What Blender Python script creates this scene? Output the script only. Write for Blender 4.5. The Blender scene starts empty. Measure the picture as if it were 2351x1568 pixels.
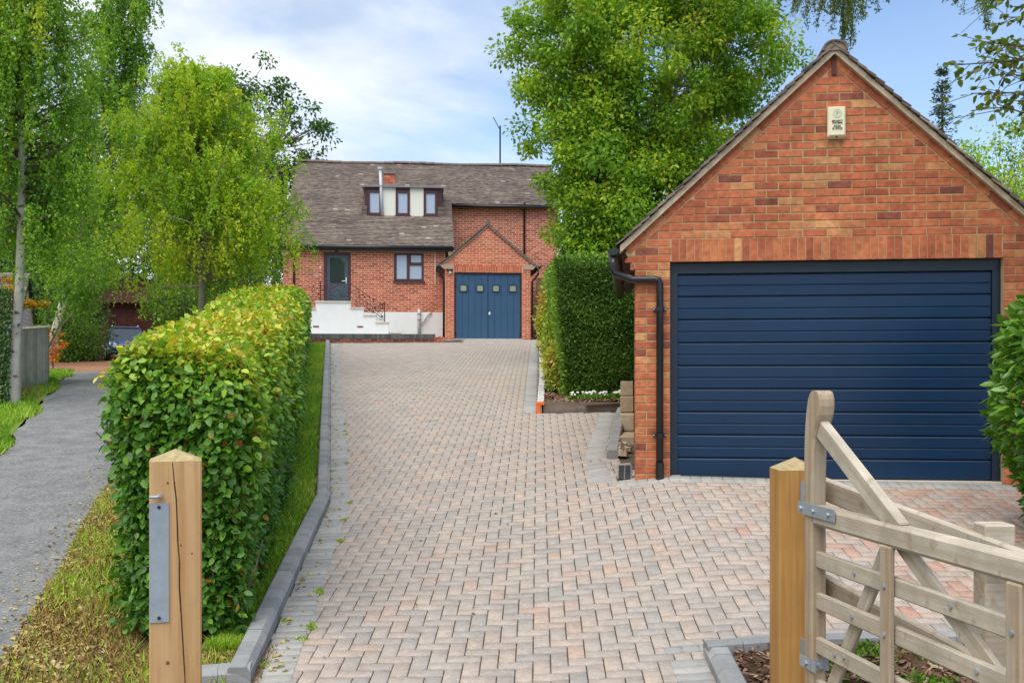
import bpy, math, random
import numpy as np
from mathutils import Vector, Matrix

rng = np.random.default_rng(11)
random.seed(5)
S = bpy.context.scene
COL = S.collection
rad = math.radians

# ------------------------------------------------------------------ camera
CZ = 1.62
cd = bpy.data.cameras.new("camera")
cam = bpy.data.objects.new("camera", cd)
COL.objects.link(cam)
cam.location = (0, 0, CZ)
cam.rotation_euler = (rad(90), 0, 0)
cd.sensor_width = 36
cd.lens = 36 * 2400 / 2351
cd.shift_y = 91 / 2351
cd.clip_end = 4000
cd.clip_start = 0.1
S.camera = cam

# ------------------------------------------------------------------ sky, sun, exposure
SUN_EL, SUN_AZ = 62.0, 200.0     # azimuth clockwise from +Y (ahead): a sun veiled by bright cloud, high behind the camera
w = bpy.data.worlds.new("World")
S.world = w
w.use_nodes = True
nt = w.node_tree
nt.nodes.clear()
N = nt.nodes.new
L = nt.links.new
out = N("ShaderNodeOutputWorld")
sky = N("ShaderNodeTexSky")
sky.sky_type = 'NISHITA'
sky.sun_disc = False
sky.sun_elevation = rad(SUN_EL)
sky.sun_rotation = rad(SUN_AZ)
sky.air_density = 1.0
sky.dust_density = 0.1
sky.ozone_density = 3.0
bg1 = N("ShaderNodeBackground")
bg1.inputs[1].default_value = 0.075
L(sky.outputs[0], bg1.inputs[0])
tc = N("ShaderNodeTexCoord")
sep = N("ShaderNodeSeparateXYZ")
L(tc.outputs['Generated'], sep.inputs[0])
def M(op, a, b=None, c=None):
    n = N("ShaderNodeMath"); n.operation = op
    for i, q in enumerate((a, b, c)):
        if q is None: continue
        if isinstance(q, (int, float)): n.inputs[i].default_value = q
        else: L(q, n.inputs[i])
    return n.outputs[0]
zz = M('ADD', M('MAXIMUM', sep.outputs[2], 0.0), 0.22)
px = M('DIVIDE', sep.outputs[0], zz)
py = M('DIVIDE', sep.outputs[1], zz)
cmb = N("ShaderNodeCombineXYZ")
L(px, cmb.inputs[0]); L(py, cmb.inputs[1])
cmb.inputs[2].default_value = 2.3
n1 = N("ShaderNodeTexNoise"); n1.inputs['Scale'].default_value = 0.85
n1.inputs['Detail'].default_value = 9; n1.inputs['Roughness'].default_value = 0.55
n1.inputs['Distortion'].default_value = 0.35
mp = N("ShaderNodeMapping"); mp.inputs['Location'].default_value = (0.35, 0.0, 0)
L(cmb.outputs[0], mp.inputs[0]); L(mp.outputs[0], n1.inputs['Vector'])
# the cloud bank thins out towards the right of the view
cov = M('ADD', n1.outputs['Fac'], M('MULTIPLY', px, -0.16))
r1 = N("ShaderNodeMapRange"); r1.inputs['From Min'].default_value = 0.42; r1.inputs['From Max'].default_value = 0.62
r1.interpolation_type = 'SMOOTHSTEP'
L(cov, r1.inputs[0])
n2 = N("ShaderNodeTexNoise"); n2.inputs['Scale'].default_value = 2.2; n2.inputs['Detail'].default_value = 7
L(mp.outputs[0], n2.inputs['Vector'])
cr = N("ShaderNodeValToRGB")
cr.color_ramp.elements[0].position = 0.38; cr.color_ramp.elements[0].color = (0.52, 0.63, 0.80, 1)
cr.color_ramp.elements[1].position = 0.57; cr.color_ramp.elements[1].color = (0.93, 0.96, 1.0, 1)
L(n2.outputs['Fac'], cr.inputs[0])
bg2 = N("ShaderNodeBackground"); bg2.inputs[1].default_value = 0.43
L(cr.outputs[0], bg2.inputs[0])
mx = N("ShaderNodeMixShader")
L(M('MULTIPLY_ADD', r1.outputs[0], 0.90, 0.08), mx.inputs[0]); L(bg1.outputs[0], mx.inputs[1]); L(bg2.outputs[0], mx.inputs[2])
L(mx.outputs[0], out.inputs[0])

ld = bpy.data.lights.new("sun", 'SUN')
ld.energy = 1.5; ld.angle = rad(60); ld.color = (1.0, 0.95, 0.86)
sun = bpy.data.objects.new("sun", ld); COL.objects.link(sun)
az, el = rad(SUN_AZ), rad(SUN_EL)
sd = Vector((math.sin(az) * math.cos(el), math.cos(az) * math.cos(el), math.sin(el)))
sun.rotation_euler = sd.to_track_quat('Z', 'Y').to_euler()
sun.location = (-20, -10, 30)

S.view_settings.view_transform = 'Standard'
S.view_settings.look = 'None'
S.view_settings.exposure = 1.45
S.view_settings.gamma = 1.0
S.view_settings.use_curve_mapping = False
S.render.engine = 'CYCLES'
S.cycles.max_bounces = 6
S.cycles.transparent_max_bounces = 8
S.cycles.use_denoising = True

# ------------------------------------------------------------------ helpers
def lin(r, g, b):
    f = lambda c: ((c / 255) / 12.92) if c / 255 <= 0.04045 else (((c / 255) + 0.055) / 1.055) ** 2.4
    return (f(r), f(g), f(b))

def mk(name, stops, rough=0.8, spec=0.3, mott=None, bump=None, metallic=0.0, trans=0.0, streak=None, speck=None, coat=0.0):
    """stops: one colour, or [(pos, colour)...] read by the face attribute 'tone'. mott=(scale, amount) noise in
    brightness; bump=(scale, strength, distance); streak=(scale vector, amount, dark colour); speck=(scale, amount, colour)"""
    m = bpy.data.materials.new(name); m.use_nodes = True
    t = m.node_tree; t.nodes.clear()
    n = t.nodes.new; l = t.links.new
    o = n("ShaderNodeOutputMaterial"); p = n("ShaderNodeBsdfPrincipled")
    p.inputs['Roughness'].default_value = rough
    p.inputs['Specular IOR Level'].default_value = spec
    p.inputs['Metallic'].default_value = metallic
    if coat: p.inputs['Coat Weight'].default_value = coat; p.inputs['Coat Roughness'].default_value = 0.08
    g = n("ShaderNodeNewGeometry")
    if isinstance(stops, tuple):
        c = n("ShaderNodeRGB"); c.outputs[0].default_value = (*stops, 1); col = c.outputs[0]
    else:
        a = n("ShaderNodeAttribute"); a.attribute_name = 'tone'
        r = n("ShaderNodeValToRGB")
        while len(r.color_ramp.elements) < len(stops): r.color_ramp.elements.new(0.5)
        for e, (q, cc) in zip(r.color_ramp.elements, stops): e.position = q; e.color = (*cc, 1)
        l(a.outputs['Fac'], r.inputs[0]); col = r.outputs[0]
    def mix(fac, a_, b_, mode='MIX'):
        x = n("ShaderNodeMix"); x.data_type = 'RGBA'; x.blend_type = mode
        if isinstance(fac, float): x.inputs[0].default_value = fac
        else: l(fac, x.inputs[0])
        for i, q in ((6, a_), (7, b_)):
            if isinstance(q, tuple): x.inputs[i].default_value = (*q, 1)
            else: l(q, x.inputs[i])
        return x.outputs[2]
    def noise(scale, detail=4, rough_=0.6, vec=None):
        x = n("ShaderNodeTexNoise"); x.inputs['Detail'].default_value = detail; x.inputs['Roughness'].default_value = rough_
        if isinstance(scale, tuple):
            mm = n("ShaderNodeMapping"); mm.inputs['Scale'].default_value = scale
            l(vec or g.outputs['Position'], mm.inputs[0]); l(mm.outputs[0], x.inputs['Vector']); x.inputs['Scale'].default_value = 1
        else:
            l(vec or g.outputs['Position'], x.inputs['Vector']); x.inputs['Scale'].default_value = scale
        return x.outputs['Fac']
    def mrange(v, a_, b_, c_=0.0, d_=1.0):
        x = n("ShaderNodeMapRange"); l(v, x.inputs[0])
        for i, q in enumerate((a_, b_, c_, d_)): x.inputs[i + 1].default_value = q
        return x.outputs[0]
    if mott:
        f = mrange(noise(mott[0], 6), 0.25, 0.75, 1 - mott[1], 1 + mott[1])
        cc = n("ShaderNodeCombineColor"); [l(f, cc.inputs[i]) for i in range(3)]
        col = mix(1.0, col, cc.outputs[0], 'MULTIPLY')
        f2 = mrange(noise(mott[0] * 0.13, 4), 0.3, 0.7, 1 - mott[1] * 0.6, 1 + mott[1] * 0.6)
        cc2 = n("ShaderNodeCombineColor"); [l(f2, cc2.inputs[i]) for i in range(3)]
        col = mix(1.0, col, cc2.outputs[0], 'MULTIPLY')
    if streak:
        tco = n("ShaderNodeTexCoord")
        f = mrange(noise(streak[0], 5, 0.65, tco.outputs['Object']), 0.42, 0.68, 0.0, streak[1])
        col = mix(f, col, streak[2])
    if speck:
        f = mrange(noise(speck[0], 2, 0.5), 0.62, 0.70, 0.0, speck[1])
        col = mix(f, col, speck[2])
    l(col, p.inputs['Base Color'])
    if bump:
        b = n("ShaderNodeBump"); b.inputs['Strength'].default_value = bump[1]; b.inputs['Distance'].default_value = bump[2]
        l(noise(bump[0], 6, 0.65), b.inputs['Height']); l(b.outputs[0], p.inputs['Normal'])
    if trans:
        tr = n("ShaderNodeBsdfTranslucent"); l(mix(1.0, col, (1.1, 1.15, 0.55), 'MULTIPLY'), tr.inputs[0])
        ms = n("ShaderNodeMixShader"); ms.inputs[0].default_value = trans
        l(p.outputs[0], ms.inputs[1]); l(tr.outputs[0], ms.inputs[2]); l(ms.outputs[0], o.inputs[0])
    else:
        l(p.outputs[0], o.inputs[0])
    return m

def fast_mesh(name, V, F, tone=None, mat=None, smooth=False):
    V = np.asarray(V, np.float32); F = np.asarray(F, np.int32)
    me = bpy.data.meshes.new(name)
    k = F.shape[1]
    me.vertices.add(len(V)); me.vertices.foreach_set('co', V.ravel())
    me.loops.add(F.size); me.loops.foreach_set('vertex_index', F.ravel())
    me.polygons.add(len(F)); me.polygons.foreach_set('loop_start', np.arange(0, F.size, k, dtype=np.int32))
    me.polygons.foreach_set('loop_total', np.full(len(F), k, np.int32))
    if smooth: me.polygons.foreach_set('use_smooth', np.ones(len(F), bool))
    if tone is not None:
        a = me.attributes.new('tone', 'FLOAT', 'FACE'); a.data.foreach_set('value', np.asarray(tone, np.float32))
    me.update(calc_edges=True)
    if mat: me.materials.append(mat)
    return me

def link(me, name, parent=None, loc=None, rot=None, mw=None):
    o = bpy.data.objects.new(name, me); COL.objects.link(o)
    if parent: o.parent = parent
    if mw is not None: o.matrix_local = mw
    else:
        if loc is not None: o.location = loc
        if rot is not None: o.rotation_euler = rot
    return o

def tag(o, label, cat, group=None, kind=None):
    if label: o['label'] = label
    if cat: o['category'] = cat
    if group: o['group'] = group
    if kind: o['kind'] = kind
    return o

def empty(name, loc=(0, 0, 0), rz=0.0, label=None, cat=None, group=None, kind=None):
    o = bpy.data.objects.new(name, None); COL.objects.link(o); o.location = loc; o.rotation_euler = (0, 0, rz)
    o.empty_display_size = 0.1
    return tag(o, label, cat, group, kind)

class MB:
    def __init__(s): s.V = []; s.F = []; s.T = []
    def add(s, V, F, t=0.5):
        b = len(s.V); s.V += [tuple(v) for v in V]; s.F += [tuple(i + b for i in f) for f in F]; s.T += [t] * len(F)
        return s
    def box(s, x0, x1, y0, y1, z0, z1, t=0.5, mat=None, ch=0.0):
        if ch:   # chamfered box: three crossed insets joined as a convex 24-vertex solid
            V = []
            for sx in (0, 1):
                for sy in (0, 1):
                    for sz in (0, 1):
                        X, Y, Z = (x0, x1)[sx], (y0, y1)[sy], (z0, z1)[sz]
                        dx, dy, dz = (ch, -ch)[sx], (ch, -ch)[sy], (ch, -ch)[sz]
                        V += [(X, Y + dy, Z + dz), (X + dx, Y, Z + dz), (X + dx, Y + dy, Z)]
            id = lambda sx, sy, sz, k: (sx * 4 + sy * 2 + sz) * 3 + k
            F = []
            for a in (0, 1):
                f = [id(a, 0, 0, 0), id(a, 1, 0, 0), id(a, 1, 1, 0), id(a, 0, 1, 0)]; F.append(f if a else f[::-1])
                f = [id(0, a, 0, 1), id(0, a, 1, 1), id(1, a, 1, 1), id(1, a, 0, 1)]; F.append(f if a else f[::-1])
                f = [id(0, 0, a, 2), id(1, 0, a, 2), id(1, 1, a, 2), id(0, 1, a, 2)]; F.append(f if a else f[::-1])
            for a in (0, 1):
                for b in (0, 1):
                    F.append([id(a, b, 0, 0), id(a, b, 1, 0), id(a, b, 1, 1), id(a, b, 0, 1)])
                    F.append([id(a, 0, b, 0), id(a, 1, b, 0), id(a, 1, b, 2), id(a, 0, b, 2)])
                    F.append([id(0, a, b, 1), id(1, a, b, 1), id(1, a, b, 2), id(0, a, b, 2)])
            for a in (0, 1):
                for b in (0, 1):
                    for c in (0, 1): F.append([id(a, b, c, 0), id(a, b, c, 1), id(a, b, c, 2)])
        else:
            V = [(x0, y0, z0), (x1, y0, z0), (x1, y1, z0), (x0, y1, z0), (x0, y0, z1), (x1, y0, z1), (x1, y1, z1), (x0, y1, z1)]
            F = [(0, 3, 2, 1), (4, 5, 6, 7), (0, 1, 5, 4), (1, 2, 6, 5), (2, 3, 7, 6), (3, 0, 4, 7)]
        if mat is not None: V = [mat @ Vector(v) for v in V]
        return s.add(V, F, t)
    def prism(s, poly, y0, y1, t=0.5, mat=None):
        """poly: (x, z) points, extruded from y0 to y1"""
        n = len(poly)
        V = [(x, y0, z) for x, z in poly] + [(x, y1, z) for x, z in poly]
        F = [tuple(range(n)), tuple(range(2 * n - 1, n - 1, -1))] + [(i, i + n, (i + 1) % n + n, (i + 1) % n) for i in range(n)]
        if mat is not None: V = [mat @ Vector(v) for v in V]
        return s.add(V, F, t)
    def tube(s, pts, r, n=8, t=0.5, cap=True):
        pts = [Vector(p) for p in pts]; m = len(pts)
        rs = r if isinstance(r, (list, tuple)) else [r] * m
        V = []; up = None
        for i, p in enumerate(pts):
            d = (pts[min(i + 1, m - 1)] - pts[max(i - 1, 0)]).normalized()
            if up is None: up = Vector((0, 0, 1)) if abs(d.z) < 0.9 else Vector((1, 0, 0))
            a = d.cross(up); 
            if a.length < 1e-5: a = d.orthogonal()
            a.normalize(); b = d.cross(a).normalized(); up = -b if b.dot(up) < 0 else b
            for k in range(n):
                q = 2 * math.pi * k / n; V.append(p + (a * math.cos(q) + b * math.sin(q)) * rs[i])
        F = [(i * n + k, i * n + (k + 1) % n, (i + 1) * n + (k + 1) % n, (i + 1) * n + k) for i in range(m - 1) for k in range(n)]
        if cap: F += [tuple(range(n - 1, -1, -1)), tuple((m - 1) * n + k for k in range(n))]
        return s.add(V, F, t)
    def mesh(s, name, mat=None, smooth=False):
        me = bpy.data.meshes.new(name); me.from_pydata([tuple(v) for v in s.V], [], s.F)
        a = me.attributes.new('tone', 'FLOAT', 'FACE'); a.data.foreach_set('value', np.array(s.T, np.float32))
        if smooth: me.polygons.foreach_set('use_smooth', np.ones(len(me.polygons), bool))
        if mat: me.materials.append(mat)
        me.update()
        import bmesh
        bm = bmesh.new(); bm.from_mesh(me); bmesh.ops.recalc_face_normals(bm, faces=bm.faces); bm.to_mesh(me); bm.free()
        return me
    def build(s, name, mat, parent=None, loc=None, rot=None, smooth=False):
        return link(s.mesh(name, mat, smooth), name, parent, loc, rot)

def clip(poly, a, b, c):
    """keep the part of a convex polygon where a*x + b*y <= c"""
    o = []
    for i in range(len(poly)):
        p, q = poly[i], poly[(i + 1) % len(poly)]
        fp, fq = a * p[0] + b * p[1] - c, a * q[0] + b * q[1] - c
        if fp <= 0: o.append(p)
        if fp * fq < 0:
            t = fp / (fp - fq); o.append((p[0] + (q[0] - p[0]) * t, p[1] + (q[1] - p[1]) * t))
    return o

def area(p): return abs(sum(p[i][0] * p[(i + 1) % len(p)][1] - p[(i + 1) % len(p)][0] * p[i][1] for i in range(len(p)))) / 2

def courses(x0, x1, z0, z1, holes=(), planes=(), L_=0.225, H_=0.075, J=0.01, seed=0, xfun=None):  
    """stretcher-bond brick outlines on a wall face; holes are (x0, x1, z0, z1), planes clip a*x+b*z<=c"""
    r = random.Random(seed); res = []
    n = int(math.ceil((z1 - z0) / H_ - 1e-6))
    for i in range(n):
        a0, a1 = (x0, x1) if xfun is None else xfun(z0 + i * H_ + 0.02)
        za, zb = z0 + i * H_ + J / 2, min(z0 + (i + 1) * H_ - J / 2, z1)
        iv = [(a0, a1)]
        for h in holes:
            if h[2] < zb - 0.012 and h[3] > za + 0.012:
                nv = []
                for p, q in iv:
                    if h[1] <= p or h[0] >= q: nv.append((p, q)); continue
                    if h[0] > p: nv.append((p, h[0]))
                    if h[1] < q: nv.append((h[1], q))
                iv = nv
        off = x0 - (0 if i % 2 else L_ / 2)
        for p, q in iv:
            k = math.floor((p - off) / L_); x = off + k * L_
            while x < q - 0.005:
                xa, xb = max(x + J / 2, p + J * 0.2), min(x + L_ - J / 2, q - J * 0.2)
                if xb - xa > 0.025:
                    j = r.uniform(-0.0015, 0.0015)
                    poly = [(xa, za + j), (xb, za + j), (xb, zb + j), (xa, zb + j)]
                    for pl in planes: poly = clip(poly, *pl) if poly else poly
                    if len(poly) > 2 and area(poly) > 0.0008: res.append(poly)
                x += L_
    return res

CACHE = {}
def rect_piece(w_, h_, d, tone, mat, name, ch=0.004):
    key = (round(w_, 3), round(h_, 3), round(d, 3), round(tone, 2), mat.name, name)
    if key not in CACHE:
        b = MB()
        V = [(-w_ / 2, 0.008, -h_ / 2), (w_ / 2, 0.008, -h_ / 2), (w_ / 2, 0.008, h_ / 2), (-w_ / 2, 0.008, h_ / 2)]
        V += [(x, -d + 0.003, z) for x, _, z in V]
        V += [(x - math.copysign(ch, x), -d, z - math.copysign(ch, z)) for x, _, z in V[:4]]
        F = [(8, 9, 10, 11)] + [(i, (i + 1) % 4, 4 + (i + 1) % 4, 4 + i) for i in range(4)] + [(4 + i, 4 + (i + 1) % 4, 8 + (i + 1) % 4, 8 + i) for i in range(4)]
        b.add(V, F, tone); CACHE[key] = b.mesh(name, mat)
    return CACHE[key]

def lay(polys, mat, parent, name, y=0.0, d=0.012, limit=0, restname='brickwork', tones=None, seed=1, ymat=None):
    """first `limit` outlines become objects, the rest one mesh; each outline stands d proud of plane y"""
    r = random.Random(seed); rest = MB(); cnt = 0
    for i, poly in enumerate(polys):
        tn = tones(r) if tones else round(r.random() * 15) / 15
        dd = d + r.choice((-0.002, 0.0, 0.0015))
        xs = [p[0] for p in poly]; zs = [p[1] for p in poly]
        isr = len(poly) == 4 and abs(area(poly) - (max(xs) - min(xs)) * (max(zs) - min(zs))) < 1e-6
        cx, cz = (max(xs) + min(xs)) / 2, (max(zs) + min(zs)) / 2
        if isr:
            w_, h_ = round(max(xs) - min(xs), 3), round(max(zs) - min(zs), 3)
        if cnt < limit:
            cnt += 1
            if isr: o = link(rect_piece(w_, h_, dd, tn, mat, name), name, parent, (cx, y, cz))
            else:
                b = MB(); b.prism([(p[0] - cx, p[1] - cz) for p in poly], -dd, 0.008, tn)
                o = link(b.mesh(name, mat), name, parent, (cx, y, cz))
        else:
            if isr:
                me = None
                V = [(min(xs), y + 0.008, min(zs)), (max(xs), y + 0.008, min(zs)), (max(xs), y + 0.008, max(zs)), (min(xs), y + 0.008, max(zs))]
                V += [(min(xs) + .003, y - dd, min(zs) + .003), (max(xs) - .003, y - dd, min(zs) + .003), (max(xs) - .003, y - dd, max(zs) - .003), (min(xs) + .003, y - dd, max(zs) - .003)]
                rest.add(V, [(4, 5, 6, 7)] + [(k, (k + 1) % 4, 4 + (k + 1) % 4, 4 + k) for k in range(4)], tn)
            else: rest.prism(poly, y - dd, y + 0.008, tn)
    if rest.V:
        o = rest.build(restname, mat, parent); o['kind'] = 'stuff'
    return cnt

# ------------------------------------------------------------------ the lie of the land
_py = [-400, -60, -10, 0, 3, 5.0, 5.85, 7.14, 8.66, 10.1, 13.9, 20, 26, 31.8, 34.3, 37, 45, 60, 100, 400, 3000]
_pz = [-3, -3, -1.0, -.50, -.28, -.10, -.01, .15, .345, .51, .965, 1.66, 2.25, 2.78, 2.99, 3.05, 3.2, 3.4, 3.7, 4, 4]
_gy = np.arange(-420, 3000, 0.25); _gz = np.interp(_gy, _py, _pz)
_k = np.hanning(15); _k /= _k.sum()
_gz = np.convolve(np.pad(_gz, 7, mode='edge'), _k, 'valid')
def prof(y): return np.interp(y, _gy, _gz)
def proflane(y): return np.interp(y, [-400, 0, 5.85, 7.14, 8.66, 10.1, 13.9, 20, 30, 52, 80, 3000], [-3, -.5, -.03, .13, .32, .48, .93, 1.62, 2.15, 2.62, 3.1, 4])
_hedge_y = [5.0, 6.3, 10.1, 31, 60, 400]
def xl(y): return np.interp(y, [3, 5.85, 10.1, 31.8, 33], [-1.40, -1.42, -1.76, -5.5, -5.7])          # left edge of the paving
def hedge_r(y): return np.interp(y, [6.3, 10.1, 31], [-1.60, -2.15, -6.1])
def hedge_l(y): return np.interp(y, [6.3, 10.1, 31], [-2.40, -3.15, -7.5])
def lane_r(y): return np.interp(y, [-60, 0, 5.8, 7.9, 10, 31, 60], [0.5, -2.3, -2.79, -3.3, -3.87, -8.6, -17.5])
def lane_l(y): return np.interp(y, [-60, 0, 5.8, 12.5, 21, 31, 60], [-6, -4.6, -4.9, -6.1, -8.95, -12.5, -22.5])
def gz(x, y):
    x = np.asarray(x, float); y = np.asarray(y, float)
    tilt = np.interp(y, [0, 4, 7, 10.2, 12, 14, 18], [.02, .05, .07, .14, .11, .04, 0])
    a = prof(y) + tilt * (np.clip(x, 0, 1.55) + 0.3 * np.clip(x, -2, 0))
    b = proflane(y)
    c = (hedge_l(y) + hedge_r(y)) / 2
    t = np.clip((x - (c - 0.9)) / 1.8, 0, 1); t = t * t * (3 - 2 * t)
    return b + (a - b) * t
def G(x, y): return float(gz(x, y))
def at(u, v, Y): return ((u - 1175.5) * Y / 2400, Y, CZ + (875 - v) * Y / 2400)
# ------------------------------------------------------------------ materials
BR = [(0.0, (.19, .066, .046)), (.2, (.32, .092, .05)), (.5, (.42, .125, .058)), (.8, (.46, .155, .068)), (1.0, (.48, .235, .10))]
m_brick = mk('brick_red', BR, .85, .2, (17, .38), (60, .4, .004))
m_brick_house = mk('brick_house', [(0, (.26, .065, .042)), (.4, (.44, .105, .058)), (.8, (.49, .135, .07)), (1, (.55, .20, .10))], .85, .2, (14, .2), (50, .3, .004))
m_brick_shade = mk('brick_shade_tint', [(0, (.05, .022, .02)), (1, (.10, .036, .03))], .9, .1, (14, .25))  # deep shade at the lane end is put into this darkened brick colour
m_brick_dark = mk('brick_old', [(0, (.12, .045, .035)), (.5, (.24, .075, .05)), (1, (.34, .12, .075))], .85, .2, (14, .25), (50, .3, .004))
m_brick_blue = mk('brick_engineering', [(0, (.07, .075, .08)), (1, (.14, .145, .14))], .6, .3, (14, .15))
m_mortar = mk('mortar', (.45, .325, .18), .95, .1, (20, .15), (90, .3, .003))
m_mortar_h = mk('mortar_house', (.74, .47, .34), .95, .1, (20, .12))
m_mortar_pale = mk('mortar_pale', (.52, .47, .38), .95, .1, (20, .15))
m_tile = mk('roof_tile', [(0, (.115, .088, .077)), (.4, (.172, .136, .117)), (.8, (.225, .18, .147)), (.97, (.27, .22, .175)), (1, (.40, .36, .30))], .9, .15, (9, .3), (40, .3, .004), speck=(3, .25, (.34, .32, .25)))
m_tile_side = mk('roof_verge', (.40, .33, .235), .9, .15, (12, .3), (30, .3, .004))
m_render = mk('white_render', (.78, .79, .78), .85, .2, (3, .04))
m_cream = mk('cream_panel', (.74, .74, .64), .6, .3, (3, .05))
m_stone = mk('pale_stone', (.58, .52, .43), .85, .2, (10, .12))
m_upvc = mk('rosewood_frame', (.075, .026, .030), .45, .4, (6, .15))
m_doorgrey = mk('grey_door_leaf', (.055, .085, .11), .4, .45)
m_glass = mk('pane_glass', (.36, .44, .56), .06, .9)  # pale blue base stands in for reflected sky and blinds behind
m_glassd = mk('door_glass', (.03, .045, .05), .03, .9)
m_glassb = mk('frosted_pane', (.30, .31, .24), .25, .6)
m_black = mk('black_plastic', (.012, .014, .016), .32, .5)
m_iron = mk('black_iron', (.02, .02, .022), .5, .4)
m_lead = mk('lead_flashing', (.20, .20, .21), .6, .4, (6, .15))
m_alu = mk('grey_flue', (.52, .53, .56), .4, .5)
m_bluedoor = mk('blue_steel_door', (.0025, .024, .068), .38, .4, (1.1, .16), (240, .10, .0012))
m_blueframe = mk('dark_blue_frame', (.010, .022, .042), .4, .45)
m_bluewood = mk('blue_painted_boards', (.030, .085, .165), .5, .4, (5, .07))
m_galv = mk('galvanised_steel', (.36, .40, .44), .42, .5, (18, .12), metallic=.45)
m_wood_new = mk('gatepost_softwood', (.54, .335, .16), .8, .2, (4, .13), (60, .3, .003), streak=((26, 26, .9), .75, (.38, .19, .07)))
m_wood_org = mk('gatepost_orange_wood', (.47, .25, .075), .7, .25, (3, .12), (60, .25, .003), streak=((22, 22, .9), .8, (.27, .12, .03)))
m_wood_grey = mk('weathered_gate_wood', (.46, .405, .325), .85, .15, (5, .30), (70, .4, .003), streak=((1.3, 34, 34), .85, (.36, .28, .19)), speck=(13, .4, (.25, .17, .10)))
m_wood_greyv = mk('weathered_stile_wood', (.41, .335, .245), .85, .15, (5, .16), (70, .35, .003), streak=((30, 30, 1.2), .8, (.29, .185, .10)))
m_fence = mk('old_fence_boards', [(0, (.50, .44, .33)), (1, (.68, .61, .47))], .9, .1, (7, .2), (40, .3, .004), streak=((12, 12, .6), .6, (.16, .14, .09)))
m_sleeper = mk('grey_sleeper', (.21, .17, .135), .9, .15, (8, .25), (20, .6, .01), streak=((1.5, 20, 20), .7, (.10, .08, .06)))
m_white = mk('white_plastic', (.8, .8, .78), .4, .4)
m_boxcream = mk('aged_cream_plastic', (.74, .70, .48), .45, .4, (6, .06))
m_ink = mk('dark_print', (.03, .035, .035), .7, .2)
m_inkgrey = mk('grey_print', (.28, .33, .30), .7, .2)
m_orange = mk('orange_paint', (.80, .15, .012), .5, .4)
m_concrete = mk('pale_concrete', (.50, .49, .46), .9, .1, (8, .15), (30, .4, .004))
m_block = mk('sandy_block', [(0, (.36, .29, .19)), (1, (.48, .40, .28))], .95, .1, (14, .18), (50, .6, .006))
m_paver = mk('block_paver', [(0, (.305, .28, .252)), (.25, (.345, .303, .265)), (.5, (.375, .318, .27)), (.78, (.395, .322, .265)), (.93, (.405, .295, .232)), (1, (.40, .235, .175))], .88, .25, (24, .17), (160, .35, .002), speck=(70, .30, (.7, .68, .64)))
m_paverg = mk('grey_paver', [(0, (.29, .285, .27)), (1, (.38, .365, .335))], .9, .25, (25, .13), (120, .4, .002))
m_kerb = mk('charcoal_kerb', [(0, (.23, .235, .235)), (1, (.31, .31, .30))], .9, .2, (12, .14), (110, .4, .002))
m_sand = mk('joint_sand', (.095, .083, .058), .95, .1, (12, .3), speck=(1.6, .45, (.07, .085, .02)))
m_asphalt = mk('lane_asphalt', (.20, .20, .198), .92, .2, (30, .36), (60, 1.0, .012), speck=(40, .8, (.42, .42, .41)))
m_soil = mk('ground_soil', (.15, .125, .06), .95, .1, (4, .4), (30, .8, .02), speck=(7, .6, (.28, .19, .095)))
m_turf = mk('turf_soil', (.17, .24, .035), .95, .1, (5, .35), (40, .8, .02))
m_gravel = mk('red_gravel', (.30, .15, .085), .95, .1, (6, .3), (60, .8, .01))
m_mulch = mk('bark_bed', (.10, .065, .04), .95, .1, (9, .4), (25, .9, .02))
m_chip = mk('bark_chip', [(0, (.07, .035, .022)), (.6, (.20, .11, .07)), (1, (.40, .28, .19))], .9, .15)

# ------------------------------------------------------------------ ground sheets
def sheet(name, mat, xs, ys, off, mask=None, kind='structure'):
    """a draped grid; xs may be a function of y giving the row's x positions"""
    rows = [np.asarray(xs(y) if callable(xs) else xs, float) for y in ys]
    nx = len(rows[0]); V = np.zeros((len(ys) * nx, 3))
    for i, y in enumerate(ys):
        V[i * nx:(i + 1) * nx, 0] = rows[i]; V[i * nx:(i + 1) * nx, 1] = y
    V[:, 2] = gz(V[:, 0], V[:, 1]) + off
    a = np.arange(nx - 1); F = np.concatenate([np.stack([i * nx + a, i * nx + a + 1, (i + 1) * nx + a + 1, (i + 1) * nx + a], 1) for i in range(len(ys) - 1)])
    o = link(fast_mesh(name, V, F, None, mat, True), name)
    o['kind'] = kind
    return o
gx = np.concatenate([[-1500, -600, -250, -120, -70], np.arange(-48, -12, 2.0), np.arange(-12, 8, .25), np.arange(8, 40, 2.0), [60, 120, 250, 600, 1500]])
gyy = np.concatenate([[-300, -100, -40, -15, -6], np.arange(-3, 36, .3), np.arange(36, 70, 2.0), [80, 110, 170, 300, 600, 1200, 2500]])
sheet('ground', m_soil, gx, gyy, -0.05)
sheet('lane', m_asphalt, lambda y: lane_l(y) + (lane_r(y) - lane_l(y)) * np.linspace(0, 1, 9) + np.array([.05 * math.sin(y * 2.1) + .04 * math.sin(y * 5.3)] + [0] * 7 + [.05 * math.sin(y * 1.7) + .04 * math.sin(y * 4.9)]), np.concatenate([np.arange(-40, 4, 2), np.arange(4, 24.1, .2)]), 0.012)
sheet('gravel_drive', m_gravel, lambda y: np.linspace(lane_l(y) - 1.2, lane_r(y) + .8, 7), np.arange(23.6, 60, .7), 0.006)
sheet('road', m_asphalt, np.linspace(-9, 9, 60), np.arange(-3, 3.3, .35), 0.004)
sheet('grass_verge', m_turf, lambda y: np.linspace(lane_l(y) - 3.4, lane_l(y) - .05, 8), np.arange(7, 24, .4), 0.016)
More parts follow.
